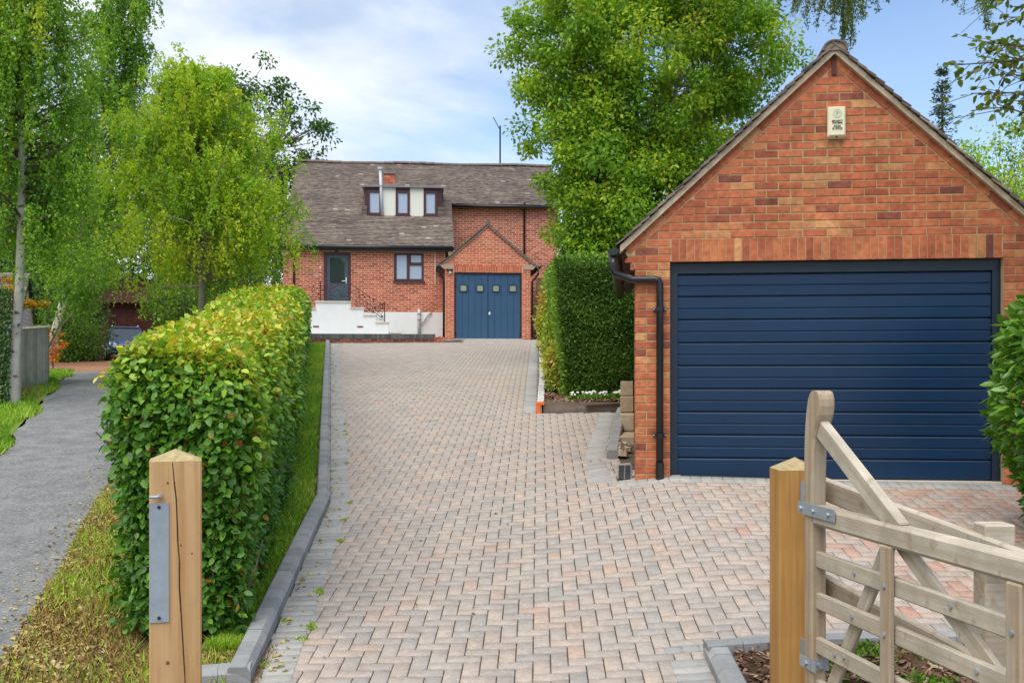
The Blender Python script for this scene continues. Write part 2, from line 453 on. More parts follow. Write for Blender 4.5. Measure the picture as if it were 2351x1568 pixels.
sheet('verge', m_soil, lambda y: np.linspace(lane_r(y) - .22, np.where(y < 6.4, -1.5, hedge_l(y) + .2), 12), np.arange(3.2, 12.4, .2), 0.004)
sheet('grass_strip', m_turf, lambda y: np.linspace(hedge_r(y) - .25, xl(y) - .16, 4), np.arange(6.2, 31.2, .3), 0.03)

# ------------------------------------------------------------------ the block-paved drive
ga = rad(-6.6); GO = Vector((1.18, 10.05, .665)); gex = Vector((math.cos(ga), math.sin(ga), 0)); gey = Vector((-math.sin(ga), math.cos(ga), 0))
def front_y(x): return 10.05 + (x - 1.18) * math.tan(ga)
def flank_x(y): return np.interp(y, [11.3, 15.3], [1.04, 1.55])
def inside(x, y):
    if y < 5.3 or y > 34.45: return False
    if x < xl(y) - .03 and y < 31.5: return False
    if y >= 31.5: return -6.6 < x < 5.4 and (y < 31.78 + (x + 5) * .0927 or x > -1.5) and x < 1.5
    if y < 5.93: return x < 1.12
    if x > 1.0 and y > front_y(x) - .02: 
        if y < 11.3: return x < 1.2 and y < 11.3
        return y < 15.35 and x < flank_x(y) + .02
    if y > 15.35: return x < .36 + (y - 15.4) * .026
    return x < 6.2
drive = empty('driveway', (0, 0, 0), 0, kind='structure')
sx = lambda y: np.linspace(xl(y) - .02, 6.2 if y < 9.6 else float(np.interp(y, [9.6, 10.6, 15.3, 15.31, 16.3], [6.2, 2.4, 1.9, 1.9, .95])), 60)
o = sheet('sand_bed', m_sand, sx, np.concatenate([np.arange(5.2, 31.4, .1)]), -0.012); o.parent = drive; del o['kind']
o = sheet('sand_bed', m_sand, lambda y: np.linspace(-6.6, 1.4, 24), np.arange(31.2, 34.6, .2), -0.012); o.parent = drive; del o['kind']

PV = np.array([(-.5, -.5, -.02), (.5, -.5, -.02), (.5, .5, -.02), (-.5, .5, -.02)])
def paver_geo(l_, w_):
    a = np.array([(-l_ / 2, -w_ / 2, -.02), (l_ / 2, -w_ / 2, -.02), (l_ / 2, w_ / 2, -.02), (-l_ / 2, w_ / 2, -.02)])
    b = a.copy(); b[:, 2] = -.0035
    c = a.copy(); c[:, 2] = 0; c[:, 0] -= np.sign(c[:, 0]) * .0028; c[:, 1] -= np.sign(c[:, 1]) * .0028
    V = np.concatenate([a, b, c])
    F = [(8, 9, 10, 11)] + [(i, (i + 1) % 4, 4 + (i + 1) % 4, 4 + i) for i in range(4)] + [(4 + i, 4 + (i + 1) % 4, 8 + (i + 1) % 4, 8 + i) for i in range(4)]
    return V, np.array(F)
pav = []        # (x, y, angle, length, width, tone, material 0/1, lift)
a0 = rad(-1.45); ca, sa = math.cos(a0), math.sin(a0)
for j in range(0, 310):
    for i in range(-90, 75):
        k = (i - j) % 4
        if k == 0: cx_, cy_, ang = i * .1 + .1, j * .1 + .05, 0
        elif k == 3: cx_, cy_, ang = i * .1 + .05, j * .1 + .1, 90
        else: continue
        X, Y = cx_ * ca - cy_ * sa, 5.2 + cx_ * sa + cy_ * ca
        if not inside(X, Y): continue
        red = .42 * min(1, max(0, (X - 1.5) / 1.6)) if Y > 6.3 else 0
        t = min(.97, max(0, rng.beta(1.6, 1.9) * .95 + red)) if rng.random() > .02 + red * .3 else rng.uniform(.84, .93 + red * .15)
        pav.append((X, Y, a0 + rad(ang), .1935, .0935, t, 0, rng.normal(0, .0008)))
def border(pts, side, n_w=.2, step=.1, lift=.006, l0=0.0):
    """a soldier course along pts; side +1 puts it to the right of the walking direction"""
    for p, q in zip(pts[:-1], pts[1:]):
        p, q = np.array(p), np.array(q); d = q - p; le = np.linalg.norm(d); d /= le; nrm = np.array((d[1], -d[0])) * side
        n = int(round(le / step))
        for i in range(n):
            c = p + d * (i + .5) * le / n + nrm * (n_w / 2)
            pav.append((c[0], c[1], math.atan2(nrm[1], nrm[0]), n_w - .004, le / n - .0045, rng.random(), 1, lift + rng.normal(0, .0007)))
LE = [(float(xl(y)), y) for y in (5.75, 10.1, 31.6)]
border(LE, 1)
border([(-5.2, 31.62), (-.2, 32.1)], 1)
gp = lambda s, dpt: tuple((GO + gex * s + gey * dpt).to_2d())
border([gp(-.18, -.005), gp(3.75, -.005)], 1)
border([(.98, 10.1), (1.0, 11.2)], -1, .2)
border([(1.0, 11.35), (1.5, 15.2)], -1, .22)
border([(.36, 15.5), (.86, 34.2)], -1, .2)
border([(1.08, 5.0), (1.08, 5.86)], -1, .2)
border([(.88, 5.96), (2.6, 6.06)], -1, .1)
nb = []
for p in pav: nb.append(p)
pav.sort(key=lambda p: (p[1] + .35 * abs(p[0])))
# blocks of the field that lie wholly under a border course are left out
bpos = np.array([(p[0], p[1]) for p in pav if p[6] == 1])
keep = []
for p in pav:
    if p[6] == 0:
        d2 = np.hypot(bpos[:, 0] - p[0], bpos[:, 1] - p[1]).min()
        if d2 < .012: continue
    keep.append(p)
pav = keep
vis = [p for p in pav if abs(p[0]) < p[1] * .49 and (p[1] > 5.72)]
vset = set(map(id, vis[:300]))
pm = {}; RV = [[], []]; RF = [[], []]; RT = [[], []]; nv = [0, 0]
for p in pav:
    x, y, an, l_, w_, t, mi, lift = p
    z = G(x, y); dx = (G(x + .1, y) - G(x - .1, y)) / .2; dy = (G(x, y + .1) - G(x, y - .1)) / .2
    nrm = Vector((-dx, -dy, 1)).normalized()
    ax = Vector((math.cos(an), math.sin(an), 0)); ax = (ax - nrm * ax.dot(nrm)).normalized(); ay = nrm.cross(ax)
    tl = rng.normal(0, .004, 2); ax = (ax + nrm * tl[0]).normalized(); ay = (nrm.cross(ax) + nrm * 0).normalized()
    mw = Matrix(((ax.x, ay.x, nrm.x, x), (ax.y, ay.y, nrm.y, y), (ax.z, ay.z, nrm.z, z + lift), (0, 0, 0, 1)))
    if id(p) in vset:
        key = (round(l_, 3), round(w_, 3), round(t * 14), mi)
        if key not in pm:
            V, F = paver_geo(key[0], key[1]); pm[key] = fast_mesh('paver', V, F, np.full(len(F), key[2] / 14), (m_paver, m_paverg)[mi])
        link(pm[key], 'paver', drive, mw=mw)
    else:
        V, F = paver_geo(l_, w_); A = np.array(mw)
        RV[mi].append(V @ A[:3, :3].T + A[:3, 3]); RF[mi].append(F + nv[mi]); nv[mi] += len(V); RT[mi].append(np.full(len(F), t))
for mi, nm in ((0, 'herringbone_pavers'), (1, 'border_pavers')):
    o = link(fast_mesh(nm, np.concatenate(RV[mi]), np.concatenate(RF[mi]), np.concatenate(RT[mi]), (m_paver, m_paverg)[mi]), nm, drive); o['kind'] = 'stuff'

# kerbs: each block its own piece
KB = {}
def kerb(name, pts, side, h=.105, wd=.125, step=.2, label=None):
    root = empty(name, (0, 0, 0), 0, kind='structure')
    for p, q in zip(pts[:-1], pts[1:]):
        p, q = np.array(p), np.array(q); d = q - p; le = np.linalg.norm(d); d /= le; nr = np.array((d[1], -d[0])) * side
        n = max(1, int(round(le / step)))
        for i in range(n):
            c = p + d * (i + .5) * le / n + nr * wd / 2
            z0, z1 = G(*(p + d * i * le / n)), G(*(p + d * (i + 1) * le / n))
            zc = (z0 + z1) / 2; ln = le / n - .003; t = round(rng.random() * 7) / 7
            key = (round(ln, 3), t, side, h)
            if key not in KB:
                b = MB(); sgn = -1
                prof_ = [(-wd / 2, -.12), (wd / 2, -.12), (wd / 2, h - .012), (wd / 2 - .012, h), (-wd / 2 + .03, h), (-wd / 2, h - .035)]
                b.prism([(sgn * (x) , z) for x, z in prof_], -ln / 2, ln / 2, t)
                KB[key] = b.mesh('kerb_block', m_kerb)
            dv = Vector((d[0], d[1], (z1 - z0) / (le / n))).normalized(); xr = Vector((-nr[0], -nr[1], 0)).normalized()
            # local x points from the kerb's back to the paved side
            up = dv.cross(xr) if dv.cross(xr).z > 0 else xr.cross(dv)
            dv2 = up.cross(xr)
            mw = Matrix(((xr.x, dv2.x, up.x, c[0]), (xr.y, dv2.y, up.y, c[1]), (xr.z, dv2.z, up.z, zc + rng.normal(0, .001)), (0, 0, 0, 1)))
            link(KB[key], 'kerb_block', root, mw=mw)
    return root
kerb('kerb', [(-1.95, 5.64), (-1.43, 5.72), (float(xl(10.1)), 10.1), (-5.5, 31.6)], -1, .105)
kerb('kerb', [(1.075, 4.9), (1.085, 5.93), (2.9, 6.03)], 1, .085)
kerb('kerb', [(1.02, 11.3), (1.52, 15.15)], 1, .10)

# drain grating beside the garage corner
dr = empty('drain_grate', (1.125, 10.44, G(1.125, 10.44) + .012), rad(-6.6)); dr.rotation_euler = (rad(7), 0, rad(-6.6))
tag(dr, 'dark slotted drain grating set in the paving beside the garage corner', 'drain')
b = MB(); b.box(-.07, .07, -.33, .33, -.03, -.006); b.build('tray', m_iron, dr)
b = MB(); [b.box(x0, x1, -.33, .33, -.006, .004) for x0, x1 in ((-.07, -.058), (.058, .07), (-.006, .006))]; b.build('frame', m_lead, dr)
for i in range(21): link(rect_piece(.116, .012, .003, .5, m_iron, 'bar'), 'bar', dr, (0, -.315 + i * .031, .002), (rad(-90), 0, 0))
# ------------------------------------------------------------------ the near garage
gar = empty('garage', GO, ga, 'single storey red brick garage with a wide navy blue up-and-over door and tiled gable roof', 'garage')
W, D_, HE, TAN = 3.72, 5.4, 2.25, .918
OX0, OX1, EO = .335, 3.385, 2.09
AX = W / 2
def rz(x): return HE - .055 + TAN * ((x + .14) if x < AX else (W + .14 - x))     # underside of the tiles along the gable
BAND = .082
th = math.atan(TAN)
low = BAND / math.cos(th)
b = MB()
b.prism([(.012, -.06), (OX0, -.06), (OX0, EO + .012), (OX1, EO + .012), (OX1, -.06), (W - .012, -.06), (W - .012, 2.02), (W + .09, 2.19), (AX, rz(AX) - .01), (-.09, 2.19), (.012, 2.02)], 0, .10)
b.box(.012, .11, .10, D_, -.06, 2.1); b.box(W - .11, W - .012, .10, D_, -.06, 2.1)
b.box(.11, W - .11, D_ - .1, D_, -.06, 3.9 - 1.2)
gwall = b.build('wall', m_mortar, gar)
def gx_(z):
    if z > 2.16: return (-.115, W + .115)
    if z > 2.09: return (-.095, W + .095)
    if z > 2.01: return (-.045, W + .045)
    return (0, W)
pl = [(-TAN, 1, HE - .055 + TAN * .14 - low - .008), (TAN, 1, HE - .055 + TAN * (W + .14) - low - .008)]
polys = courses(0, W, -.01, 4.05, [(OX0 - .0, OX1, -1, EO), (OX0 + .012, OX1 - .012, EO, EO + .226)], pl, seed=3, xfun=gx_)
polys = [p for p in polys if not (p[0][1] < .01 and False)]
# soldier course over the door
n = 41; sw = (OX1 - OX0 - .024) / n
sold = [[(OX0 + .012 + i * sw + .004, EO + .004), (OX0 + .012 + (i + 1) * sw - .004, EO + .004), (OX0 + .012 + (i + 1) * sw - .004, EO + .222), (OX0 + .012 + i * sw + .004, EO + .222)] for i in range(n)]
# bricks laid along the rake
rake = []
for sgn in (0, 1):
    Lr = (AX + .10) / math.cos(th); m_ = int(Lr / .225)
    for i in range(m_):
        a, c = .0 + i * Lr / m_ + .004, (i + 1) * Lr / m_ - .006
        pts = []
        for s_, q in ((a, .004), (c, .004), (c, BAND - .006), (a, BAND - .006)):
            x = -.10 + s_ * math.cos(th) + q * math.sin(th); z = rz(-.10) + s_ * math.sin(th) - q * math.cos(th)
            pts.append((x, z))
        pts = clip(pts, 1, 0, AX - .022)
        if len(pts) < 3: continue
        rake.append(pts if not sgn else [(W - x, z) for x, z in pts][::-1])
allb = sold + rake + polys
def gt(r):
    q = r.random()
    return round((r.uniform(.0, .3) if q < .12 else r.uniform(.3, .85) if q < .88 else r.uniform(.85, 1)) * 15) / 15
lay(allb, m_brick, gwall, 'brick', 0, .006, 300, 'brickwork', gt, 4)
# plain brick side wall, seen only as a sliver
side = MB()
for i in range(28):
    for j in range(24):
        y0 = j * .225 + (0 if i % 2 else .112) + .01
        if y0 + .215 < D_: side.box(.001, .02, y0, y0 + .215, i * .075 - .01, i * .075 + .055, rng.random())
o = side.build('side_brickwork', m_brick, gwall); o['kind'] = 'stuff'
b = MB(); b.box(AX - .02, AX + .02, -.022, .02, rz(AX) - .20, rz(AX) - .02); b.build('ridge_beam_end', mk('dark_stained_wood', (.10, .035, .022), .7), gar)
# verge mortar + undercloak
b = MB()
for sgn in (0, 1):
    for i in range(14):
        q0, q1 = i / 14, (i + 1) / 14
        xs = [-.14 + (AX + .14) * q for q in (q0, q1)]
        jit = rng.uniform(-.003, .003)
        P = [(xs[0], rz(xs[0]) + .001), (xs[1], rz(xs[1]) + .001), (xs[1], rz(xs[1]) + .058), (xs[0], rz(xs[0]) + .058)]
        if sgn: P = [(W - x, z) for x, z in P][::-1]
        b.prism(P, -.048 + jit, .05)
b.build('verge_mortar', m_tile_side, gar)
b = MB()
for sgn in (0, 1):
    P = [(-.145, rz(-.145) - .012), (AX, rz(AX) - .012), (AX, rz(AX) + .002), (-.145, rz(-.145) + .002)]
    if sgn: P = [(W - x, z) for x, z in P][::-1]
    b.prism(P, -.062, .05)
b.build('undercloak', m_tile_side, gar)
# tiled slopes
groof = MB()
for sgn in (0, 1):
    P = [(-.13, rz(-.13) + .012), (AX, rz(AX) + .012), (AX, rz(AX) + .045), (-.13, rz(-.13) + .045)]
    if sgn: P = [(W - x, z) for x, z in P][::-1]
    groof.prism(P, .0, D_ + .1)
groof = groof.build('roof', m_tile, gar)
GT = {}
rest = MB(); gauge = .108; Ls = (AX + .16) / math.cos(th); nrow = int(Ls / gauge)
for sgn in (0, 1):
    for r_ in range(nrow):
        s0 = r_ * gauge - .015
        for c in range(33):
            wt = .166; y0 = -.075 + rng.uniform(-.006, .006) + c * .168 - (.084 if r_ % 2 and c else 0)
            t = rng.random(); lf = .026 + rng.uniform(-.003, .004)
            q = [(s0, lf), (s0 + .20, .002), (s0 + .20, -.010), (s0, lf - .014)]
            base = rz(-.14) + .060
            P = [(-.155 + a * math.cos(th) - h * math.sin(th), base + a * math.sin(th) + h * math.cos(th)) for a, h in q]
            if sgn: P = [(W - x, z) for x, z in P][::-1]
            if c == 0:
                k = (sgn, round(t * 6))
                if k not in GT or r_ == 0:
                    bb = MB(); x0, z0_ = P[0] if not sgn else P[-1]
                    bb.prism([(x - x0, z - z0_) for x, z in P], 0, wt, t); GT[k] = bb.mesh('tile', m_tile)
                x0, z0_ = P[0] if not sgn else P[-1]
                link(GT[k], 'tile', groof, (x0, y0, z0_))
            else: rest.prism(P, y0, y0 + wt, t)
o = rest.build('roof_tiles', m_tile, groof); o['kind'] = 'stuff'
# half-round ridge tiles
apz = rz(AX) + .06
for c in range(13):
    b = MB(); pts_o = [(math.cos(a) * .120, math.sin(a) * .10) for a in np.linspace(math.pi, 0, 11)]; pts_i = [(x * .86, z * .86) for x, z in pts_o]
    for i in range(10): b.prism([pts_i[i], pts_i[i + 1], pts_o[i + 1], pts_o[i]], 0, .40, .45)
    if c == 0:
        b.prism([(x, z) for x, z in pts_i], .015, .04, .85)
    link(b.mesh('ridge_tile', m_tile), 'ridge_tile', groof, (AX, -.08 + c * .43, apz - .045), None)
# door: frame and sectional leaf
b = MB(); fd = (.075, .15)
b.box(OX0, OX0 + .075, *fd, -.02, EO); b.box(OX1 - .075, OX1, *fd, -.02, EO); b.box(OX0 + .075, OX1 - .075, *fd, EO - .10, EO)
gdoor = b.build('door', m_blueframe, gar)
b = MB(); b.box(OX0 + .012, OX1 - .012, .0, .16, -.05, .022); b.build('threshold', m_stone, gar)
x0, x1 = OX0 + .078, OX1 - .078; zt, zb_ = EO - .104, .034; npan = 9
hs = [.18] + [(zt - zb_ - .18) / 8] * 8
z = zb_
for i in range(npan):
    h = hs[i]; b = MB(); yf = .098
    m1 = h / 2
    pr = [(yf + .028, 0.004), (yf + .012, .004), (yf + .001, .015), (yf, m1 - .012), (yf + .007, m1 - .004), (yf + .007, m1), (yf - .001, m1 + .006), (yf, h - .014), (yf + .010, h - .003), (yf + .028, h - .003)] if i else \
         [(yf + .028, .0), (yf + .002, .0), (yf, .01), (yf, h - .014), (yf + .010, h - .003), (yf + .028, h - .003)]
    n_ = len(pr)
    V = [(x0, p, q) for p, q in pr] + [(x1, p, q) for p, q in pr]
    b.add(V, [(k, k + 1, n_ + k + 1, n_ + k) for k in range(n_ - 1)] + [tuple(range(n_)), tuple(range(2 * n_ - 1, n_ - 1, -1))])
    b.build('panel', m_bluedoor, gdoor, (0, 0, z)); z += h
b = MB(); b.box(x0 - .02, x1 + .02, .127, .146, zb_ - .03, zt + .03); b.build('door_backing', m_black, gdoor)
# rainwater goods
gut = MB()
ys = [-.10, D_]
arc = [(math.cos(a) * .062, math.sin(a) * .062) for a in np.linspace(math.pi, 2 * math.pi, 9)]
for i in range(8): gut.prism([arc[i], arc[i + 1], (arc[i + 1][0] * .9, arc[i + 1][1] * .9), (arc[i][0] * .9, arc[i][1] * .9)], 0, D_)
gut.prism(arc, -.012, .004)
gutter = gut.build('gutter', m_black, gar, (-.205, -.09, 2.215))
b = MB()
b.tube([(-.205, -.055, 2.16), (-.205, -.055, 2.03), (-.195, -.055, 1.99), (-.05, -.06, 1.935), (-.03, -.06, 1.925), (.19, -.06, 1.925), (.225, -.06, 1.918), (.238, -.06, 1.885), (.236, -.06, .0)], .034, 14)
dp = b.build('downpipe', m_black, gar, smooth=True)
for (p, q) in (((-.205, -.055, 2.09), (-.205, -.055, 2.05)), ((-.07, -.06, 1.942), (-.03, -.06, 1.926)), ((.13, -.06, 1.925), (.165, -.06, 1.925)), ((.237, -.06, .18), (.237, -.06, .02)), ((.237, -.06, 1.66), (.237, -.06, 1.62)), ((.237, -.06, .46), (.237, -.06, .42))):
    b = MB(); b.tube([p, q], .040, 14); b.build('socket', m_black, dp, smooth=False)
for zz_ in (1.64, .44):
    b = MB(); b.box(.172, .302, -.03, -.012, zz_ - .013, zz_ + .013); br_ = b.build('bracket', m_black, dp)
    for sx_ in (.182, .292):
        b = MB(); b.tube([(sx_, -.03, zz_), (sx_, -.045, zz_)], .008, 8); b.build('screw', m_galv, br_)
# alarm box
ab = empty('alarm_box', GO + gex * 1.875 + Vector((0, 0, 3.375)), ga, 'cream security alarm box fixed high on the garage gable', 'alarm box')
b = MB(); hw, hh = .082, .148
V = [(-hw + .004, 0, -hh), (hw - .004, 0, -hh), (hw - .004, 0, hh), (-hw + .004, 0, hh), (-hw, -.045, -hh + .012), (hw, -.045, -hh + .012), (hw, -.045, hh - .004), (-hw, -.045, hh - .004), (-hw + .014, -.062, -hh + .026), (hw - .014, -.062, -hh + .026), (hw - .014, -.060, hh - .014), (-hw + .014, -.060, hh - .014)]
b.add(V, [(8, 9, 10, 11)] + [(i, (i + 1) % 4, 4 + (i + 1) % 4, 4 + i) for i in range(4)] + [(4 + i, 4 + (i + 1) % 4, 8 + (i + 1) % 4, 8 + i) for i in range(4)] + [(3, 2, 1, 0)])
b.build('case', m_boxcream, ab, (0, -.012, 0))
def text(s_, size, x, z, y, par, mat=m_ink, wide=1.0):
    c = bpy.data.curves.new('lettering', 'FONT'); c.body = s_; c.size = size; c.align_x = 'CENTER'; c.align_y = 'CENTER'; c.extrude = .0006; c.offset = .0006
    c.materials.append(mat)
    tmp = bpy.data.objects.new('lettering', c); me = bpy.data.meshes.new_from_object(tmp); bpy.data.objects.remove(tmp)
    o = bpy.data.objects.new('lettering', me); COL.objects.link(o); o.parent = par; o.location = (x, y, z); o.rotation_euler = (rad(90), 0, 0); o.scale = (wide, 1, 1)
    return o
yb = -.0755
text('SECURITY', .0215, .004, .008, yb, ab, m_ink, 1.05); text('SYSTEMS', .0215, .004, -.012, yb, ab, m_ink, 1.12)
text('0235', .028, .004, -.041, yb, ab, m_ink, 1.15); text('815920', .028, .004, -.065, yb, ab, m_ink, 1.1)
text('F', .042, .004, .075, yb, ab, m_inkgrey)
b = MB()
for R0, R1 in ((.037, .0395), (.024, .0258)):
    for i in range(28):
        a, c = 2 * math.pi * i / 28, 2 * math.pi * (i + 1) / 28
        b.prism([(R0 * math.cos(a), R0 * math.sin(a)), (R1 * math.cos(a), R1 * math.sin(a)), (R1 * math.cos(c), R1 * math.sin(c)), (R0 * math.cos(c), R0 * math.sin(c))], 0, .001)
b.build('ring_emblem', m_inkgrey, ab, (.004, yb - .0005, .075))
b = MB(); b.box(-.008, .008, -.052, -.04, -hh + .002, -hh + .014); b.build('sounder_slot', m_ink, ab, (0, -.012, 0))

# ------------------------------------------------------------------ the house
ha = rad(5.3); HO = Vector((-7.64, 34.9, 3.0))
house = empty('house', HO, ha, 'red brick house with a brown tiled catslide roof, box dormer and attached gabled garage', 'house')
def ht(r): return round(r.random() * 9) / 9
HB, HT_ = [300], [300]
def hwall(name, pts, y0, y1, mat=m_mortar_h):
    b = MB(); b.prism(pts, y0, y1); return b.build(name, mat, house)
def hbricks(polys, par, y, limit, seed, ht=ht):
    lim = min(limit, HB[0]); lay(polys, m_brick_house, par, 'brick', y, .005, lim, 'brickwork', ht, seed); HB[0] -= min(lim, len(polys))
# garage annexe front (local y -1.25)
gy0 = -1.25; gL, gR, gA = 5.368, 8.166, 6.78
dL, dR, dT = 5.655, 7.888, 2.185
rk = [(5.16, 2.425), (5.50, 2.66), (gA, 3.77), (8.09, 2.66), (8.43, 2.39)]
ann = hwall('annexe_wall', [(gL, -.1), (dL, -.1), (dL, dT), (dR, dT), (dR, -.1), (gR, -.1), (gR, 2.29), (8.30, 2.42), (8.02, 2.66), (gA, 3.71), (5.56, 2.66), (5.28, 2.44), (gL, 2.29)], gy0, gy0 + .2)
s2 = (3.77 - 2.66) / (gA - 5.50); s3 = (3.77 - 2.66) / (8.09 - gA)
pl = [(-s2, 1, 2.66 - s2 * 5.50 - .085), (s3, 1, 2.66 + s3 * 8.09 - .085)]
pp = courses(gL, gR, -.02, 3.8, [(dL, dR, -1, dT), (dL - .02, dR + .02, dT - .01, dT + .215)], pl, J=.017, seed=11, xfun=lambda z: (5.36, 8.2) if z > 2.44 else (gL, gR))
n = 28; sw = (dR - dL) / n
pp = [[(dL + i * sw + .004, dT + .01), (dL + (i + 1) * sw - .004, dT + .01), (dL + (i + 1) * sw - .004, dT + .21), (dL + i * sw + .004, dT + .21)] for i in range(n)] + pp
hbricks(pp, ann, gy0, 230, 5, lambda r: round((.45 + .55 * r.random()) * 9) / 9)
for (xa, xb, zz_) in ((5.20, 5.645, 2.28), (7.95, 8.36, 2.28)):
    b = MB(); sl = .07
    P = [(xa + .12, zz_), (xb, zz_), (xb, zz_ + .15), (xa, zz_ + .15), (xa, zz_ + .11)] if xa < 6 else [(xa, zz_), (xb - .12, zz_), (xb, zz_ + .11), (xb, zz_ + .15), (xa, zz_ + .15)]
    b.prism(P, gy0 - .03, gy0 + .02); b.build('kneeler', mk('kneeler_stone', (.42, .30, .24), .9), ann)
b = MB(); b.box(gL, gL + .1, gy0 + .2, 2.8, -.1, 2.4); b.box(gR - .1, gR, gy0 + .2, 2.8, -.1, 2.4); o = b.build('annexe_side', m_brick_house, house)
# annexe roof with bell-cast eaves
aroof = MB()
for seg in ((rk[0], rk[1]), (rk[1], rk[2]), (rk[2], rk[3]), (rk[3], rk[4])):
    (xa, za), (xb, zb2) = seg
    aroof.prism([(xa, za - .035), (xb, zb2 - .035), (xb, zb2 + .012), (xa, za + .012)], gy0 - .055, 2.9, .35)
aroof = aroof.build('annexe_roof', m_tile, house)
vt = MB(); vt.prism([(0, 0), (.115, .030), (.115, .052), (0, .026)], -.02, .15, .5); vtm = [vt.mesh('tile', m_tile)]
for seg in ((rk[0], rk[1]), (rk[1], rk[2]), (rk[4], rk[3]), (rk[3], rk[2])):
    (xa, za), (xb, zb2) = seg; ln = math.hypot(xb - xa, zb2 - za); n = int(ln / .1)
    for i in range(n):
        q = i / n; x, z = xa + (xb - xa) * q, za + (zb2 - za) * q + .008
        an = math.atan2(zb2 - za, abs(xb - xa))
        o = link(vtm[0], 'tile', aroof, (x, gy0 - .06, z)); HT_[0] -= 1
        o.rotation_euler = (0, -an + .15, 0) if xb > xa else (0, an - .15, math.pi)
        if xb < xa: o.location.y = gy0 + .09
b = MB(); b.tube([(gA, gy0 - .07, 3.80), (gA, 2.9, 3.80)], .085, 8, .4); b.build('ridge_tile', m_tile, aroof)
b = MB()
for pth in ([rk[0], rk[1], rk[2]], [rk[4], rk[3], rk[2]]):
    for (xa, za), (xb, zb2) in zip(pth[:-1], pth[1:]): b.prism([(xa, za - .075), (xb, zb2 - .075), (xb, zb2 - .03), (xa, za - .03)] if xa < xb else [(xb, zb2 - .075), (xa, za - .075), (xa, za - .03), (xb, zb2 - .03)], gy0 - .04, gy0 + .05)
b.build('verge_mortar', m_tile_side, aroof)
# annexe double doors
b = MB(); fy = (gy0 + .05, gy0 + .13)
b.box(dL, dL + .05, *fy, 0, dT); b.box(dR - .05, dR, *fy, 0, dT); b.box(dL + .05, dR - .05, *fy, dT - .06, dT)
hd = b.build('garage_doors', m_upvc, ann)
mid = (dL + dR) / 2 + .0
for s_ in (0, 1):
    xa, xb = (dL + .055, mid - .006) if s_ == 0 else (mid + .006, dR - .055); wv = (xb - xa)
    nb_ = 5; lf = MB(); lf.box(xa, xb, gy0 + .095, gy0 + .12, .02, dT - .065); leaf = lf.build('door_leaf', m_bluewood, hd)
    holes = ((5.838, 6.087), (6.38, 6.632)) if s_ == 0 else ((6.908, 7.158), (7.458, 7.717))
    bw = wv / nb_
    for i in range(nb_):
        b = MB(); b.box(xa + i * bw + .003, xa + (i + 1) * bw - .003, gy0 + .074 - (.006 if i in (0, nb_ - 1) else 0), gy0 + .096, .02, dT - .066, ch=.004)
        b.build('board', m_bluewood, leaf)
    for h0, h1 in holes:
        b = MB(); za, zb2 = 1.545, 1.795
        for bx in ((h0, h0 + .03, za, zb2), (h1 - .03, h1, za, zb2), (h0 + .03, h1 - .03, za, za + .03), (h0 + .03, h1 - .03, zb2 - .03, zb2)): b.box(bx[0], bx[1], gy0 + .046, gy0 + .075, bx[2], bx[3])
        b.build('window_frame', mk('navy_bead', (.016, .045, .085), .5), leaf)
        b = MB(); b.box(h0 + .03, h1 - .03, gy0 + .060, gy0 + .066, za + .03, zb2 - .03); b.build('pane', m_glassb, leaf)
    for zz_ in (.16, 1.72, 1.93):
        b = MB(); xh = dL + .05 if s_ == 0 else dR - .05; b.tube([(xh, gy0 + .045, zz_ - .045), (xh, gy0 + .045, zz_ + .045)], .022, 8); b.build('hinge', m_black, leaf)
b = MB(); b.box(mid + .02, mid + .075, gy0 + .045, gy0 + .07, .80, .89); b.build('lock_plate', m_white, hd)
b = MB(); b.box(dL, dR, gy0 - .02, gy0 + .14, -.03, .012); b.build('threshold', m_concrete, ann)
# main front wall
hz_ = 3.02
door_h = (1.335, 2.24, .95, 2.945); win_h = (3.665, 4.685, 1.93, 2.95)
b = MB()
for x_0, x_1, z_0, z_1 in ((.006, 1.34, -.15, hz_ + .16), (1.34, 2.235, -.15, .95), (1.34, 2.235, 2.94, hz_ + .16), (2.235, 3.67, -.15, hz_ + .16), (3.67, 4.68, -.15, 1.94), (3.67, 4.68, 2.945, hz_ + .16), (4.68, 5.40, -.15, hz_ + .16)): b.box(x_0, x_1, .012, .25, z_0, z_1)
fw = b.build('front_wall', m_mortar_h, house)
b = MB(); b.box(.3, 5.2, .6, .65, 0, 3); b.build('room_back', mk('dim_room', (.10, .09, .08)), house)
pp = courses(0, 5.36, .945, hz_ + .12, [door_h, win_h], seed=21, J=.017)
pp.sort(key=lambda p: -sum(q[1] for q in p))
hbricks(pp, fw, .012, 300, 6)
b = MB(); b.box(-.0, 5.37, -.006, .02, -.15, .945); b.build('plinth', m_render, fw)
b = MB(); b.box(-.015, .10, .262, 7.2, -.15, 3.1); b.build('side_wall', m_brick_house, house)
# upper set-back wall
uw = hwall('upper_wall', [(5.68, -.15), (9.6, -.15), (9.6, 5.2), (5.68, 5.2)], 2.712, 2.95)
pp = [p for p in courses(5.69, 9.6, -.02, 5.07, seed=31, J=.017) if not (p[0][0] < 8.1 and p[0][1] < 2.2)]
hbricks(pp, uw, 2.712, 0, 7)
